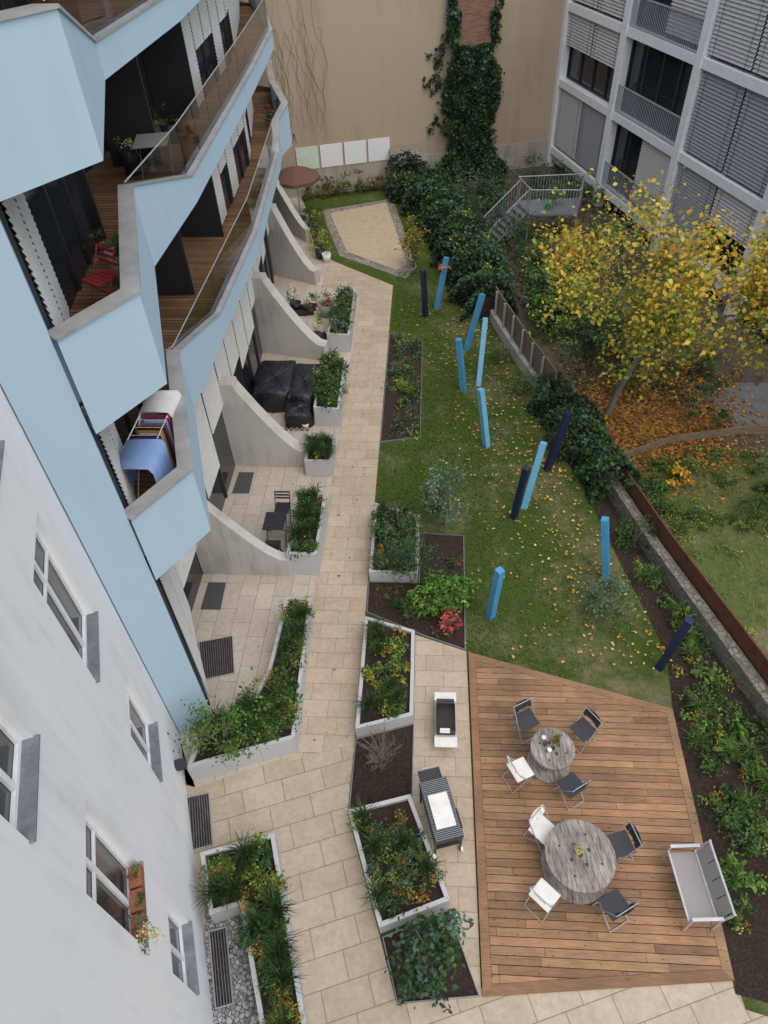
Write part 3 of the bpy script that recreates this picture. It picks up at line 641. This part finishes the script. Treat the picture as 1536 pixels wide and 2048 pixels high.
# ------------------------------------------------------------ garden wall, fences
def run(pts,t,z0,z1,m,side=0):
    p=[(x,y) for x,y in pts]; A=offset(p,side-t/2,False);B=offset(p,side+t/2,False); a=M()
    for i in range(len(p)-1): a.prism(ccw([A[i],A[i+1],B[i+1],B[i]]),z0,z1,m)
    return a
WW=[(3.86,18.15),(4.89,14.85),(5.66,11.94),(6.34,9.8),(7.06,7.55),(8.6,2.5),(10.2,-2.5)]
run(WW,.26,0,.5,RUBBLE).obj('stone_garden_wall',None,.01)
run(WW[1:],.04,0,.95,CORTEN,.2).obj('corten_fence')
WC=[(1.98,25.5),(2.43,23.2),(3.12,20.6),(3.86,18.15)]
run(WC,.22,0,.42,CONC).obj('concrete_garden_wall',None,.01)
a=M()
for kz in range(7): 
    t_=run(WC,.03,.44+kz*.13,.44+kz*.13+.118,TIMB,.05); a.add(t_.v,t_.f,TIMB)
for i in range(len(WC)-1):
    for t in(.02,.35,.68): x,y=lerp2(WC[i],WC[i+1],t); a.box((x-.05,y,.7),(.07,.07,1.35),STEEL)
a.obj('timber_fence')
run([(5.6,15.6),(7.2,16.4),(9.6,16.9),(15,17.0)],.04,0,.28,TIMB).obj('timber_edging')
# ivy
L_=Leaves(); IV=[G_D,G_D,(.035,.075,.035),BLUG,G_M]
path=[(-1.3,36.3),(.1,33.2),(.9,30.2),(1.6,27.2),(2.0,25.2),(2.3,23.6)]
L_.mound(path,1.0,1.45,15000,.15,IV,1.); L_.mound(path,.8,1.1,3500,.16,[G_D,BLUG],2.)
for i in range(len(path)-1):
    for j in range(5):
        x,y=lerp2(path[i],path[i+1],j/5); L_.bush((x+random.uniform(-.7,.6),y,random.uniform(.8,1.6)),(.5,.5,.5),210,.13,IV+([G_L,G_Y] if random.random()<.4 else [G_M]),9,.4,.6)
L_.obj('ivy_hedge',gain=1.5)
a=M()
for i in range(len(path)-1): 
    A=offset([path[i],path[i+1]],-.4,False);B=offset([path[i],path[i+1]],.4,False); a.prism(ccw([A[0],A[1],B[1],B[0]]),0,.9,MULCH)
a.obj('hedge_bank')
L_=Leaves(); pv=[(3.75,18.4),(4.4,16.3),(5.0,14.5),(5.15,13.9)]
L_.mound(pv,.62,1.05,7000,.12,IV,3.)
for i in range(12): 
    x,y=lerp2(pv[0],pv[3],i/11); L_.bush((x+random.uniform(-.5,.4),y,random.uniform(.5,1.1)),(.4,.4,.35),190,.10,IV+[G_M],8,.4,.6)
L_.obj('ivy_on_garden_wall',gain=1.5)
L_=Leaves(); n=19000
z=rng.uniform(0,7.2,n); hw=1.12+.22*np.sin(z*1.7+1)+.12*np.sin(z*4.3)+np.clip(1.6-z,0,1.6)*.5; hw=np.where(z>5.9,1.1-.1*np.sin(z*3),hw)
u=rng.uniform(-1,1,n)
ok=(z<5.9)|(np.abs(u)>.8)
s=sB(1.78)+u*hw+rng.normal(size=n)*.07; dd=.48+.22*np.sqrt(1-u**2)+.10*np.sin(s*6)*np.sin(z*4)+rng.normal(size=n)*.05
pts=np.c_[OB.x+DB.x*s+NB.x*dd,OB.y+DB.y*s+NB.y*dd,z][ok]; sh=np.clip(.95+.4*np.sin(s*5+z*2)*np.sin(z*3.1-s*2),.5,1.35)[ok]
L_.add(pts,.17,IV,.1,.8,sh)
for i in range(50):
    z=random.uniform(0,5.8); hw=1.15; s=sB(1.78)+random.uniform(-hw,hw); L_.bush(wp(OB,DB,NB,s,z,.72),(.42,.25,.5),180,.15,IV,8,.1,.5)
for i in range(20):
    z=random.uniform(6.0,9.2); p=wp(OB,DB,NB,sB(random.choice([.75,2.75]))+random.uniform(-.12,.12),z,.45); L_.bush(p,(.26,.15,.45),130,.14,IV,7,.1,.5)
for i in range(14):
    p=wp(OB,DB,NB,sB(random.uniform(-.3,.5)),random.uniform(2.5,6.3),.1); L_.bush(p,(.25,.08,.28),90,.12,IV,6,.1,.5)
L_.obj('ivy_on_chimney')
L_=Leaves()
for i in range(34):
    x=random.uniform(3.0,7.0);y=random.uniform(20.0,29.5); 
    if x<3.4+(25-y)*.28: x+=1.3
    L_.bush((x,y,random.uniform(.6,1.5)),(random.uniform(.7,1.2),)*2+(.9,),620,.12,random.choice([[G_D,G_M],[G_M,BLUG],[G_M,G_L,G_D],[G_D,G_M,RUST]]),14)
for i in range(16):
    x=random.uniform(5.5,10);y=random.uniform(16,21); L_.bush((x,y,.4),(.6,.6,.45),260,.1,[G_D,G_M,ORA],9)
for i in range(12):
    x=random.uniform(3.2,8);y=random.uniform(33,37.5); L_.bush((x,y,.5),(.8,.8,.6),380,.13,[G_D,G_M,BLUG],9)
for i in range(12):
    x=random.uniform(1.0,3.2);y=random.uniform(31.5,36.5); L_.bush((x,y,.7),(.8,.8,.9),480,.13,IV,9)
L_.obj('yard_shrubs',gain=1.5)
L_=Leaves(); n=9000; x=rng.uniform(2.4,9.5,n); y=rng.uniform(19,37,n); ok=(x>3.4+(25-y)*.25)&(x<18.1-.3*y-.3); L_.add(np.c_[x,y,rng.uniform(.02,.15,n)][ok],.13,[G_D,G_M,BRN,RUST,BLUG],1.,.7); L_.obj('ground_ivy')
L_=Leaves()
for i in range(16):
    x=-6.2+i*.32; L_.bush((x+random.uniform(-.1,.1),36.4+.28*(x+4.5)-.35,.35),(.35,.35,.4),260,.09,[G_D,G_M,G_L,RUST],8)
L_.obj('back_border_plants')
L_=Leaves()
for i in range(30):
    x=random.uniform(5.7,9.8);y=random.uniform(12.6,15.8); L_.bush((x,y,.15),(.5,.4,.2),220,.08,[G_M,G_L,G_D],8)
for i in range(26):
    y=random.uniform(3,14); x=7.2-(y-7.55)*.31+random.uniform(.5,4.5); L_.bush((x,y,.1),(.4,.4,.12),150,.06,[G_M,G_L,G_Y],8)
L_.bush((6.9,14.6,.3),(.35,.35,.35),320,.10,[YEL,YO,ORA],8)
L_.obj('ground_cover_plants')
# ------------------------------------------------------------ metal stairs
st=empty('metal_staircase'); a=M(); pz=1.35
plat=ccw([(3.75,31.4),(4.15,29.9),(6.15,29.8),(6.6,31.6)]); a.prism(plat,pz-.08,pz,STAIRM)
for x,y in plat: a.box((x,y,(pz-.09)/2),(.08,.08,pz-.09),STAIRM)
S0=Vector((4.0,30.7,pz));S1=Vector((2.5,30.2,0)); n=8; side=Vector((-.36,.93,0))*.5
for i in range(1,n+1):
    p=S0.lerp(S1,i/n); a.box((p.x,p.y,p.z),(.25,1.0,.03),STAIRM,math.atan2(-.6,-1.55))
for sgn in(-1,1):
    a.tube(S0+side*sgn,S1+side*sgn,.05,None,4,STAIRM); a.tube(S0+side*sgn+Vector((0,0,.95)),S1+side*sgn+Vector((0,0,.95)),.025,None,6,STEEL)
    for i in range(14):
        p=S0.lerp(S1,i/13)+side*sgn; a.tube(p,p+Vector((0,0,.95)),.01,None,4,STEEL)
for i in range(4):
    A,B=plat[i],plat[(i+1)%4]; m_=int((Vector(B)-Vector(A)).length/.12)
    for j in range(m_):
        x,y=lerp2(A,B,j/m_)
        if abs(x-4.0)<.35 and abs(y-30.7)<.55: continue
        a.tube((x,y,pz),(x,y,pz+1),.01,None,4,STEEL)
    a.tube((*A,pz+1),(*B,pz+1),.022,None,6,STEEL)
a.obj('stairs',st)
GP=plain('green_plastic',(.05,.3,.06),.4)
a=M(); a.lathe((5.0,30.4,pz),[(.1,0),(.16,.25),(.13,.25),(.1,.2)],12,GP); a.tube((5.13,30.4,pz+.08),(5.34,30.4,pz+.3),.02,.015,6,GP); a.obj('watering_can')
L_=Leaves(); L_.bush((5.4,30.9,pz+.4),(.35,.35,.45),420,.08,[G_M,G_L,G_D],9); L_.obj('potted_plant')
a=M()
for x,y in((-1.75,35.9),(-.3,36.3),(-1.95,37.1),(-.5,37.5)): a.box((x,y,.73),(.06,.06,1.46),GREYM)
LID=pm('weathered_lid',(.16,.15,.13),(.28,.26,.23),4,.8)
a.face([(-1.85,35.75,1.48),(-.1,36.2,1.48),(-.4,37.6,1.78),(-2.1,37.1,1.78)],LID); a.face([(-1.85,35.75,1.44),(-.1,36.2,1.44),(-.4,37.6,1.74),(-2.1,37.1,1.74)],GREYM)
a.face([(-1.75,35.87,0),(-.3,36.26,0),(-.3,36.26,1.3),(-1.75,35.87,1.3)],FRAMED)
a.face([(-1.75,35.9,0),(-1.75,35.9,1.2),(-1.95,37.1,1.2),(-1.95,37.1,0)],GREYM)
a.obj('bin_shelter')
# parasol
a=M(); c=Vector((-6.2,33.1,2.4)); UM=plain('brown_canvas',(.15,.075,.055),.8); n=8
for i in range(n):
    t0,t1=2*math.pi*i/n,2*math.pi*(i+1)/n; r=1.15
    p0=c+Vector((math.cos(t0)*r,math.sin(t0)*r,-.45)); p1=c+Vector((math.cos(t1)*r,math.sin(t1)*r,-.45)); m0=c.lerp(p0,.5)+Vector((0,0,.05)); m1=c.lerp(p1,.5)+Vector((0,0,.05))
    a.face([c,m0,m1],UM); a.face([m0,p0,p1,m1],UM); a.face([p0,p0-Vector((0,0,.15)),p1-Vector((0,0,.15)),p1],UM)
a.tube((c.x,c.y,0),(c.x,c.y,2.4),.025,None,8,STEEL); a.lathe((c.x,c.y,0),[(0,0),(.3,0),(.3,.08),(0,.1)],14,FRAMED); a.obj('parasol')
def pot(x,y,r,hh,m,cols,pr,n=200,s=.07,z=0,name='potted_plant',tall=1.):
    e=empty(name); a=M(); a.lathe((x,y,z),[(0,0),(r*.75,0),(r,hh),(r*.9,hh),(r*.85,hh-.04),(0,hh-.05)],16,m); a.obj('pot',e,0,True)
    L_=Leaves(); L_.bush((x,y,z+hh+pr*.5*tall),(pr,pr,pr*.8*tall),n,s,cols,9); L_.obj('leaves',None,e)
for x,y in((-4.75,28.9),(-4.95,29.8),(-5.15,30.7),(-5.4,31.6),(-5.5,32.4)): pot(x,y,.24,.45,BLACKP,random.choice([[G_D,G_M],[G_M,G_L],[G_L,YEL,G_M]]),.48,380)
pot(-4.45,28.6,.2,.35,WHITEP,[G_M],.1,20)
pot(-4.6,24.2,.25,.3,BLACKP,[G_M,G_L,RUST],.4,350); pot(-5.2,24.5,.22,.3,BLACKP,[G_M,G_D],.3,200,tall=2); pot(-3.95,24.0,.3,.5,GREYM,[G_D,GREY,RUST],.42,380)
pot(-4.1,22.2,.2,.3,BLACKP,[G_L,G_Y],.4,120,.1,tall=1.9); pot(-3.9,22.0,.2,.35,BLACKP,[G_D],.15,40); pot(-3.95,21.75,.1,.2,plain('purple_pot',(.16,.08,.35),.4),[G_M],.08,20)
pot(-3.85,17.1,.12,.18,WHITEP,[G_M],.05,10)
a=M()
for (c_,d_) in (((-5.1,24.2,.03),(.8,.5,.04)),((-5.1,24.44,.13),(.8,.03,.2)),((-5.1,23.96,.13),(.8,.03,.2)),((-4.72,24.2,.13),(.03,.45,.2)),((-5.48,24.2,.13),(.03,.45,.2))): a.box(c_,d_,BLACKP)
a.obj('planter_tray')
def tarp(cx_,cy_,sx,sy,hh,rz):
    a=M(); R=Matrix.Rotation(rz,3,'Z'); vs=[];rows=[(1.10,0),(1.06,.12),(1.03,.6),(1.0,.93),(.93,1.0),(.5,.99),(.02,1.0)]
    m_=32
    for k,(f,zf) in enumerate(rows):
        for i in range(m_):
            t=2*math.pi*i/m_; e=.25; cxx=math.copysign(abs(math.cos(t))**e,math.cos(t));cyy=math.copysign(abs(math.sin(t))**e,math.sin(t))
            wob=1+(.05*math.sin(i*2.7+k)+.03*math.sin(i*5.1))*(1 if k<4 else .2)
            v=R@Vector((cxx*sx/2*f*wob,cyy*sy/2*f*wob,max(.015,hh*zf+.025*math.sin(i*1.3+k*2)))); vs.append((cx_+v.x,cy_+v.y,v.z))
    fs=[(k*m_+i,k*m_+(i+1)%m_,(k+1)*m_+(i+1)%m_,(k+1)*m_+i) for k in range(len(rows)-1) for i in range(m_)]
    a.add(vs,fs,TARP); a.obj('tarpaulin_covered_furniture',None,0,True)
tarp(-5.05,18.9,1.25,1.9,.72,.05); tarp(-4.05,18.7,.85,1.9,.72,.0); tarp(-4.1,17.5,.8,.9,.5,.1)
a=M()
for i in range(5): a.box((-4.45+i*.17,17.0,.04),(.1,.2,.05),TIMB)
a.obj('wooden_pallet')
# ------------------------------------------------------------ posts
PO=[((-.25,23.79),(-.15,23.88),0),((.60,24.77),(.26,24.44),1),((1.79,21.99),(1.31,21.53),1),((1.81,20.43),(1.65,19.39),2),((.91,19.13),(1.16,19.02),1),((1.47,16.46),(1.77,16.2),2),((3.8,15.37),(3.42,15.16),0),((2.99,14.09),(2.64,13.61),2),((2.46,13.11),(2.32,13.22),0),((4.08,11.36),(4.44,11.18),1),((1.58,9.77),(1.51,9.9),1),((5.28,8.54),(5.15,8.63),0)]
for t,b,c in PO:
    a=M(); p0=Vector((*b,-.05));p1=Vector((*t,1.9)); d=(p1-p0); q=d.to_track_quat('Z','Y').to_matrix(); m=[NAVY,SKYB,SKYL][c]
    a.box((p0+p1)/2,(.165,.165,d.length),m,R=q@Matrix.Rotation(random.uniform(-.25,.25),3,'Z')); a.obj('dark_blue_post' if c==0 else 'light_blue_post',None,.006)
L_=Leaves(); L_.bush((.52,24.68,1.55),(.22,.22,.1),160,.07,[(.6,.2,.08),ORA,(.7,.4,.3)],8); L_.obj('flower_garland')
# ------------------------------------------------------------ deck furniture
def spoolmat():
    m,nt,b,N,L=nodes('weathered_spool_wood'); mp=coords(N,L,(9,1,1)); n=noise(N,L,mp.outputs[0],3,7,.7); r=ramp(N,[(.3,(.12,.10,.085)),(.5,(.30,.27,.235)),(.72,(.46,.43,.39))]); L.new(n.outputs[0],r.inputs[0])
    mp2=coords(N,L); n2=noise(N,L,mp2.outputs[0],2.4,5,.7); r2=ramp(N,[(.35,(.6,.58,.56)),(.62,(1.1,1.1,1.1))]); L.new(n2.outputs[0],r2.inputs[0]); o=mixc(N,L,1.,r.outputs[0],r2.outputs[0],'MULTIPLY')
    L.new(o,b.inputs['Base Color']); b.inputs['Roughness'].default_value=.85; bump(N,L,n.outputs[0],b,.5,.01); return m
SPW=spoolmat()
def disc_planks(a,c,r,z0,z1,wd,rot):
    n=40; circ=[(math.cos(2*math.pi*i/n)*r,math.sin(2*math.pi*i/n)*r) for i in range(n)]; x=-r
    a.xf=Matrix.Translation((c[0],c[1],0))@Matrix.Rotation(rot,4,'Z')
    while x<r:
        p=clip(circ,1,0,x+.003); p=clip(p,-1,0,-(x+wd-.003)) if len(p)>2 else p
        if len(p)>2: a.prism(p,z0,z1+random.uniform(-.002,.002),SPW)
        x+=wd
    a.xf=None
def spool(x,y,r,hh,rot):
    a=M(); disc_planks(a,(x,y),r,hh-.06,hh,.115,rot); disc_planks(a,(x,y),r,.07,.13,.115,rot+.3)
    n=18
    for i in range(n):
        t=2*math.pi*i/n; a.box((x+math.cos(t)*r*.5,y+math.sin(t)*r*.5,hh/2+.03),(.03,r*.165,hh-.2),SPW,t)
    for i in range(4):
        t=.5+i*math.pi/2; a.lathe((x+math.cos(t)*r*.3,y+math.sin(t)*r*.3,hh),[(.035,.003),(.035,.006),(0,.006)],10,FRAMED)
        t+=.7; a.lathe((x+math.cos(t)*r*.62,y+math.sin(t)*r*.62,hh),[(.022,.003),(.022,.006),(0,.006)],8,FRAMED)
    a.lathe((x,y,hh),[(.045,.003),(.045,.007),(0,.007)],12,FRAMED)
    a.obj('cable_spool_table')
spool(2.70,4.38,.60,.72,.3); spool(2.46,6.31,.42,.72,.2)
def chair(x,y,tx,ty,m):
    a=M(); t=math.atan2(ty-y,tx-x)-math.pi/2+random.uniform(-.15,.15); a.xf=Matrix.Translation((x,y,.064))@Matrix.Rotation(t,4,'Z')
    R=Matrix.Rotation(math.radians(-3),3,'X'); a.box((0,.0,.45),(.40,.38,.022),m,R=R)
    for sx in(-.21,.21):
        a.tube((sx,.22,.012),(sx,-.20,.82),.011,None,7,STEEL); a.tube((sx*.9,-.24,.012),(sx*.9,.17,.44),.011,None,7,STEEL)
    for p,q in(((-.21,.22,.012),(.21,.22,.012)),((-.19,-.24,.012),(.19,-.24,.012)),((-.21,-.2,.82),(.21,-.2,.82))): a.tube(p,q,.011,None,7,STEEL)
    R=Matrix.Rotation(math.radians(24),3,'X')
    for k in range(5):
        xx=-.155+k*.0775; dy=-.03*(1-((k-2)/2)**2); a.box((xx,-.178+dy,.745),(.082,.014,.19),m,R=R)
    a.obj('folding_chair',None,.006)
for x,y,tx,ty,m in[(2.04,7.0,2.46,6.31,BLACKP),(3.15,6.83,2.46,6.31,BLACKP),(1.83,5.96,2.46,6.31,WHITEP),(2.76,5.69,2.46,6.31,BLACKP),(2.14,4.86,2.7,4.38,WHITEP),(3.48,4.66,2.7,4.38,BLACKP),(2.05,3.78,2.7,4.38,WHITEP),(3.2,3.68,2.7,4.38,BLACKP)]: chair(x,y,tx,ty,m)
pot(2.52,6.45,.08,.1,TERRAC,[G_M,G_L,RUST],.12,140,.04,.725,'succulent_pot'); pot(2.66,4.42,.06,.1,STEEL,[YEL,G_Y],.09,90,.035,.725,'flower_pot')
for x,y,m in((2.38,6.25,WHITEP),(2.3,6.5,WHITEP),(2.32,6.38,FRAMED)):
    a=M(); a.lathe((x,y,.723),[(0,0),(.04,0),(.045,.07),(.035,.075),(0,.06)],12,m); a.obj('candle_holder',None,0,True)
a=M(); a.xf=Matrix.Translation((4.58,4.05,.064))@Matrix.Rotation(math.radians(90+4),4,'Z')
SL=pm('taupe_textilene',(.27,.25,.24),(.34,.32,.31),60,.7,0,.2); FRM=plain('light_alu_frame',(.5,.5,.5),.4,.3)
a.box((0,.02,.40),(1.06,.44,.02),SL); a.box((0,.245,.40),(1.14,.035,.04),FRM); a.box((0,-.22,.40),(1.14,.035,.04),FRM)
R=Matrix.Rotation(math.radians(18),3,'X')
for k in range(4): a.box((-.4+k*.267,-.29,.62),(.25,.015,.38),SL,R=R)
a.box((0,-.36,.815),(1.14,.04,.035),FRM,R=R)
for sx in(-.57,.57):
    a.box((sx,.24,.29),(.04,.04,.58),FRM); a.box((sx,-.24,.29),(.04,.04,.58),FRM); a.box((sx,-.0,.60),(.055,.52,.03),FRM); a.box((sx,-.31,.62),(.035,.03,.44),FRM,R=R)
a.obj('garden_bench',None,.005)
gx=M(); gx.xf=Matrix.Translation((.30,5.05,.012))@Matrix.Rotation(math.radians(16),4,'Z')
for sx in(-.24,.24):
    for sy in(-.5,.5): gx.box((sx,sy,.4),(.035,.035,.8),BLACKP)
gx.box((0,0,.30),(.46,1.0,.02),BLACKP); gx.box((0,-.0,.72),(.52,1.1,.14),BLACKP)
for i in range(32): gx.tube((-.25,-.53+i*.0342,.80),(.25,-.53+i*.0342,.80),.006,None,5,STEEL)
gx.box((0,-.05,.835),(.36,.62,.02),WHITEP); gx.box((-.02,.66,.76),(.42,.22,.03),BLACKP); gx.tube((-.15,.8,.78),(.12,.8,.78),.018,None,8,STEEL)
for sx in(-.26,.26): gx.tube((sx-.02,-.5,.07),(sx+.02,-.5,.07),.07,None,14,WHITEP)
gx.box((.29,-.2,.66),(.02,.35,.06),BLACKP); gx.obj('barbecue_grill_cart',None,.004)
pg=M(); pg.xf=Matrix.Translation((.42,7.1,.012))
pg.box((0,0,.14),(.44,.98,.26),GRAN); pg.box((0,.50,.28),(.46,.2,.03),WHITEP); pg.box((0,-.52,.28),(.46,.22,.03),WHITEP); pg.box((0,0,.275),(.36,.72,.02),FRAMED)
RUSTY=pm('burnt_steel',(.03,.02,.016),(.14,.07,.04),9,.8,.3,.4)
for sx in(-.19,.19): pg.box((sx,-.05,.36),(.012,.62,.16),FRAMED)
for sy in(-.36,.26): pg.box((0,sy,.36),(.38,.012,.16),FRAMED)
for i in range(17): pg.tube((-.18,-.34+i*.036,.41),(.18,-.34+i*.036,.41),.006,None,5,RUSTY)
pg.box((-.02,-.35,.43),(.2,.1,.02),WHITEP); pg.box((.0,.34,.34),(.36,.1,.1),FRAMED); pg.obj('charcoal_barbecue',None,.004)
def slat_table(x,y,z,rz,m,sx=.55,sy=.65,name='folding_bistro_table'):
    a=M(); a.xf=Matrix.Translation((x,y,z))@Matrix.Rotation(rz,4,'Z')
    for i in range(8): a.box((0,-sy/2+sy*(i+.5)/8,.71),(sx,sy/8-.01,.015),m)
    for s in(-1,1): a.tube((s*sx*.45,-sy*.45,0),(s*sx*.45,sy*.45,.7),.012,None,6,m); a.tube((s*sx*.42,sy*.45,0),(s*sx*.42,-sy*.45,.7),.012,None,6,m)
    a.obj(name)
def slat_chair(x,y,z,rz,m):
    a=M(); a.xf=Matrix.Translation((x,y,z))@Matrix.Rotation(rz,4,'Z')
    for i in range(5): a.box((0,-.17+i*.085,.45),(.40,.07,.014),m)
    for i in range(3): a.box((0,-.21-.02*i,.62+i*.09),(.40,.012,.05),m)
    for s in(-.2,.2): a.tube((s,.2,0),(s,-.25,.84),.011,None,6,m); a.tube((s*.9,-.22,0),(s*.9,.2,.44),.011,None,6,m)
    a.obj('folding_bistro_chair')
slat_table(-3.95,12.3,.006,0,BLACKP); slat_chair(-3.9,13.05,.006,math.pi,BLACKP); slat_chair(-3.95,11.65,.006,0,BLACKP)
slat_table(-5.75,15.2,8.25,.2,GREYM,.7,.9); REDP=plain('red_paint',(.35,.03,.05),.5)
slat_chair(-5.0,9.7,8.25,2.6,REDP)
pot(-4.98,10.5,.22,.5,plain('beige_pot',(.4,.36,.3),.7),[G_D,G_M,G_M],.34,500,.07,8.25); pot(-6.3,16.2,.2,.4,BLACKP,[G_M,G_D],.35,400,.07,8.25); pot(-6.4,15.4,.2,.5,BLACKP,[(.8,.8,.75),YEL,G_M],.22,250,.05,8.25); pot(-6.1,17.4,.2,.4,BLACKP,[RUST,G_M,G_D],.32,300,.06,8.25)
pot(-6.1,29.3,.25,.4,BLACKP,[G_D,RUST,RED],.4,400,.08,5.18); pot(-5.9,28.4,.2,.35,TERRAC,[G_M,ORA],.3,250,.07,5.18)
def cloth(a,p0,p1,z0,z1,m,amp=.03,ph=0):
    n,k=10,6; p0=Vector(p0);p1=Vector(p1); nn=Vector((-(p1-p0).y,(p1-p0).x)).normalized(); vs=[]
    for j in range(k+1):
        for i in range(n+1):
            q=p0.lerp(p1,i/n)+nn*(amp*math.sin(i*1.7+ph+j*.2)*(j/k+.2)); vs.append((q.x,q.y,z1+(z0-z1)*j/k))
    a.add(vs,[(j*(n+1)+i,j*(n+1)+i+1,(j+1)*(n+1)+i+1,(j+1)*(n+1)+i) for j in range(k) for i in range(n)],m)
rk=empty('laundry_rack'); a=M()
for x in(-5.05,-4.55): a.tube((x,8.1,6.25),(x,9.8,6.25),.012,None,6,WHITEP)
for y in np.linspace(8.1,9.8,9): a.tube((-5.05,y,6.25),(-4.55,y,6.25),.006,None,5,WHITEP)
for x in(-5.05,-4.55):
    a.tube((x,8.4,5.18),(x,9.5,6.25),.012,None,6,WHITEP); a.tube((x,9.5,5.18),(x,8.4,6.25),.012,None,6,WHITEP)
a.obj('frame',rk); a=M()
cc=[(.5,.1,.05),(.03,.03,.2),(.6,.5,.4),(.5,.25,.02),(.02,.02,.02),(.4,.02,.1),(.1,.3,.5),(.6,.6,.6),(.08,.05,.3),(.5,.04,.04)]
for i,cl in enumerate(cc):
    y=8.85+i*.07; cloth(a,(-5.0+random.uniform(0,.1),y),(-4.5,y),5.45,6.27,plain('garment',cl,.9),.02,i)
a.obj('clothes',rk,0,True)
a=M(); SH=plain('blue_sheet',(.24,.36,.62),.9); WS=plain('white_sheet',(.66,.64,.60),.9)
def drape(a,x0,x1,y0,y1,zt,zl,m):
    n=12; vs=[]; prof=[(0,zl),(.0,zt-.1),(.08,zt),(.5,zt+.01),(.92,zt),(1,zt-.1),(1.0,zl)]
    for k,(f,z) in enumerate(prof):
        for i in range(n+1):
            y=y0+(y1-y0)*i/n; x=x0+(x1-x0)*f+(.03*math.sin(i*1.9+k) if k in(0,6) else 0); vs.append((x,y,z+.012*math.sin(i*2.3+k)))
    a.add(vs,[(k*(n+1)+i,k*(n+1)+i+1,(k+1)*(n+1)+i+1,(k+1)*(n+1)+i) for k in range(6) for i in range(n)],m)
drape(a,-5.08,-4.4,8.05,8.8,6.29,5.5,SH); drape(a,-5.08,-4.48,9.5,10.15,6.32,5.6,WS); a.obj('sheets',rk,0,True)
# ------------------------------------------------------------ yellow tree
tr=empty('autumn_tree'); a=M(); tips=[]
def grow(p,d,L_,r,dep):
    k=3; 
    for i in range(k):
        d=(d+Vector((random.uniform(-.16,.16),random.uniform(-.16,.16),random.uniform(-.04,.08)))+Vector((.04,0,0))).normalized(); q=p+d*(L_/k); r2=r*.88
        a.tube(p,q,r,r2,7 if r>.03 else 5,BARK,False); p=q; r=r2
        if dep>=3: tips.append((p.copy(),dep))
        if dep>=1 and dep<5 and i<k-1 and random.random()<.5: 
            s=Vector((random.uniform(-1,1),random.uniform(-1,1),random.uniform(-.1,.6))).normalized(); grow(p,(d*.55+s*.85).normalized(),L_*.66,r*.5,dep+1)
    if dep<5:
        for _ in range(2 if dep else 5):
            s=Vector((random.uniform(-1,1),random.uniform(-1,1),random.uniform(-.35,.5))).normalized(); grow(p,(d*.65+s*.85).normalized(),L_*.82,r*.7,dep+1)
random.seed(21)
grow(Vector((5.6,17.8,0)),Vector((.2,-.05,1)).normalized(),2.1,.13,0)
tw=lambda P_:np.c_[5.6+(P_[:,0]-5.6)*.88+.10*P_[:,2], 17.8+(P_[:,1]-17.8)*.9, P_[:,2]*1.15]
a.v=[tuple(p) for p in tw(np.array(a.v))]
a.obj('trunk_and_branches',tr,0,True)
T=tw(np.array([t[0] for t in tips]))
f3=np.sin(T[:,0]*2.3+1)+np.sin(T[:,1]*2.1)+np.sin(T[:,2]*2.2+T[:,0]); T2=T[f3>-.85]
L_=Leaves(); N_=13500; k=rng.integers(0,len(T2),N_); pts=T2[k]+rng.normal(size=(N_,3))*.2; 
hi=rng.random(N_)<np.clip((9.6-pts[:,2])/4.5,.10,1); pts=pts[hi]; low=(pts[:,2]<4.8)|(rng.random(len(pts))<.25)
L_.add(pts[~low],.125,[YEL,YEL,YO,(.48,.42,.06),G_Y],.4,.75); L_.add(pts[low],.125,[YEL,(.40,.40,.06),G_Y,G_Y,YEL,G_L],.4,.75); L_.obj('leaves',None,tr,1.05)
# leaf litter
L_=Leaves()
n=7500; q=rng.normal(size=(n,2))*[1.4,1.2]+[6.5,17.3]; q=q[(q[:,0]>4.4+(15.5-q[:,1])*.33)]; L_.add(np.c_[q,rng.uniform(.015,.06,len(q))],.12,[YO,ORA,ORA,RUST,(.40,.20,.06),BRN],2.5,.7)
L_.obj('fallen_leaves',DRYLEAF)
L_=Leaves(); n=1000; y=rng.uniform(8.5,25,n); c=4.4-(y-14)*.22; x=c-np.abs(rng.normal(size=n))*1.6-.1; ok=x>-1.3; L_.add(np.c_[x,y,np.full(n,.05)][ok],.085,[YEL,YO,(.55,.42,.15),ORA],2.5,.7)
n=45; L_.add(np.c_[rng.uniform(-2.6,-1.5,n),rng.uniform(6.5,26,n),np.full(n,.03)],.07,[YO,BRN,YEL],2.5,.6); n=70; L_.add(np.c_[rng.uniform(-5.4,-3,n),rng.uniform(7,26,n),np.full(n,.03)],.06,[BRN,RUST,YO],2.5,.6)
L_.obj('fallen_leaves',DRYLEAF)
# grass blades
L_=Leaves(); n=80000; y=rng.uniform(8.3,27.5,n); x=rng.uniform(-1.4,5.4,n); edge=4.89-(y-14.85)*.28
pat=.5+.5*np.sin(x*2.1+y*.9)*np.sin(y*1.3-x)
prob=np.clip(1.2-(x+.08*y-1.6)/3.4,.3,1)*(.5+.5*pat); ok=(x<edge-.3)&(rng.random(n)<prob)&~((x<-.2)&(y>16.3)&(y<22.7))&~((x<.98)&(y<13.4)); 
b=np.c_[x,y,np.zeros(n)][ok]; L_.blades(b,.05,.05,.024,[(.04,.085,.014),(.07,.13,.022),(.10,.155,.035)]); L_.obj('grass',None,None,1.1)
L_=Leaves(); n=12000; y=rng.uniform(0,15.5,n); x=7.2-(y-7.55)*.32+rng.uniform(.2,7,n); L_.blades(np.c_[x,y,np.zeros(n)],.13,.12,.02,[(.08,.12,.03),(.14,.18,.05),(.22,.2,.09)]); L_.obj('grass')
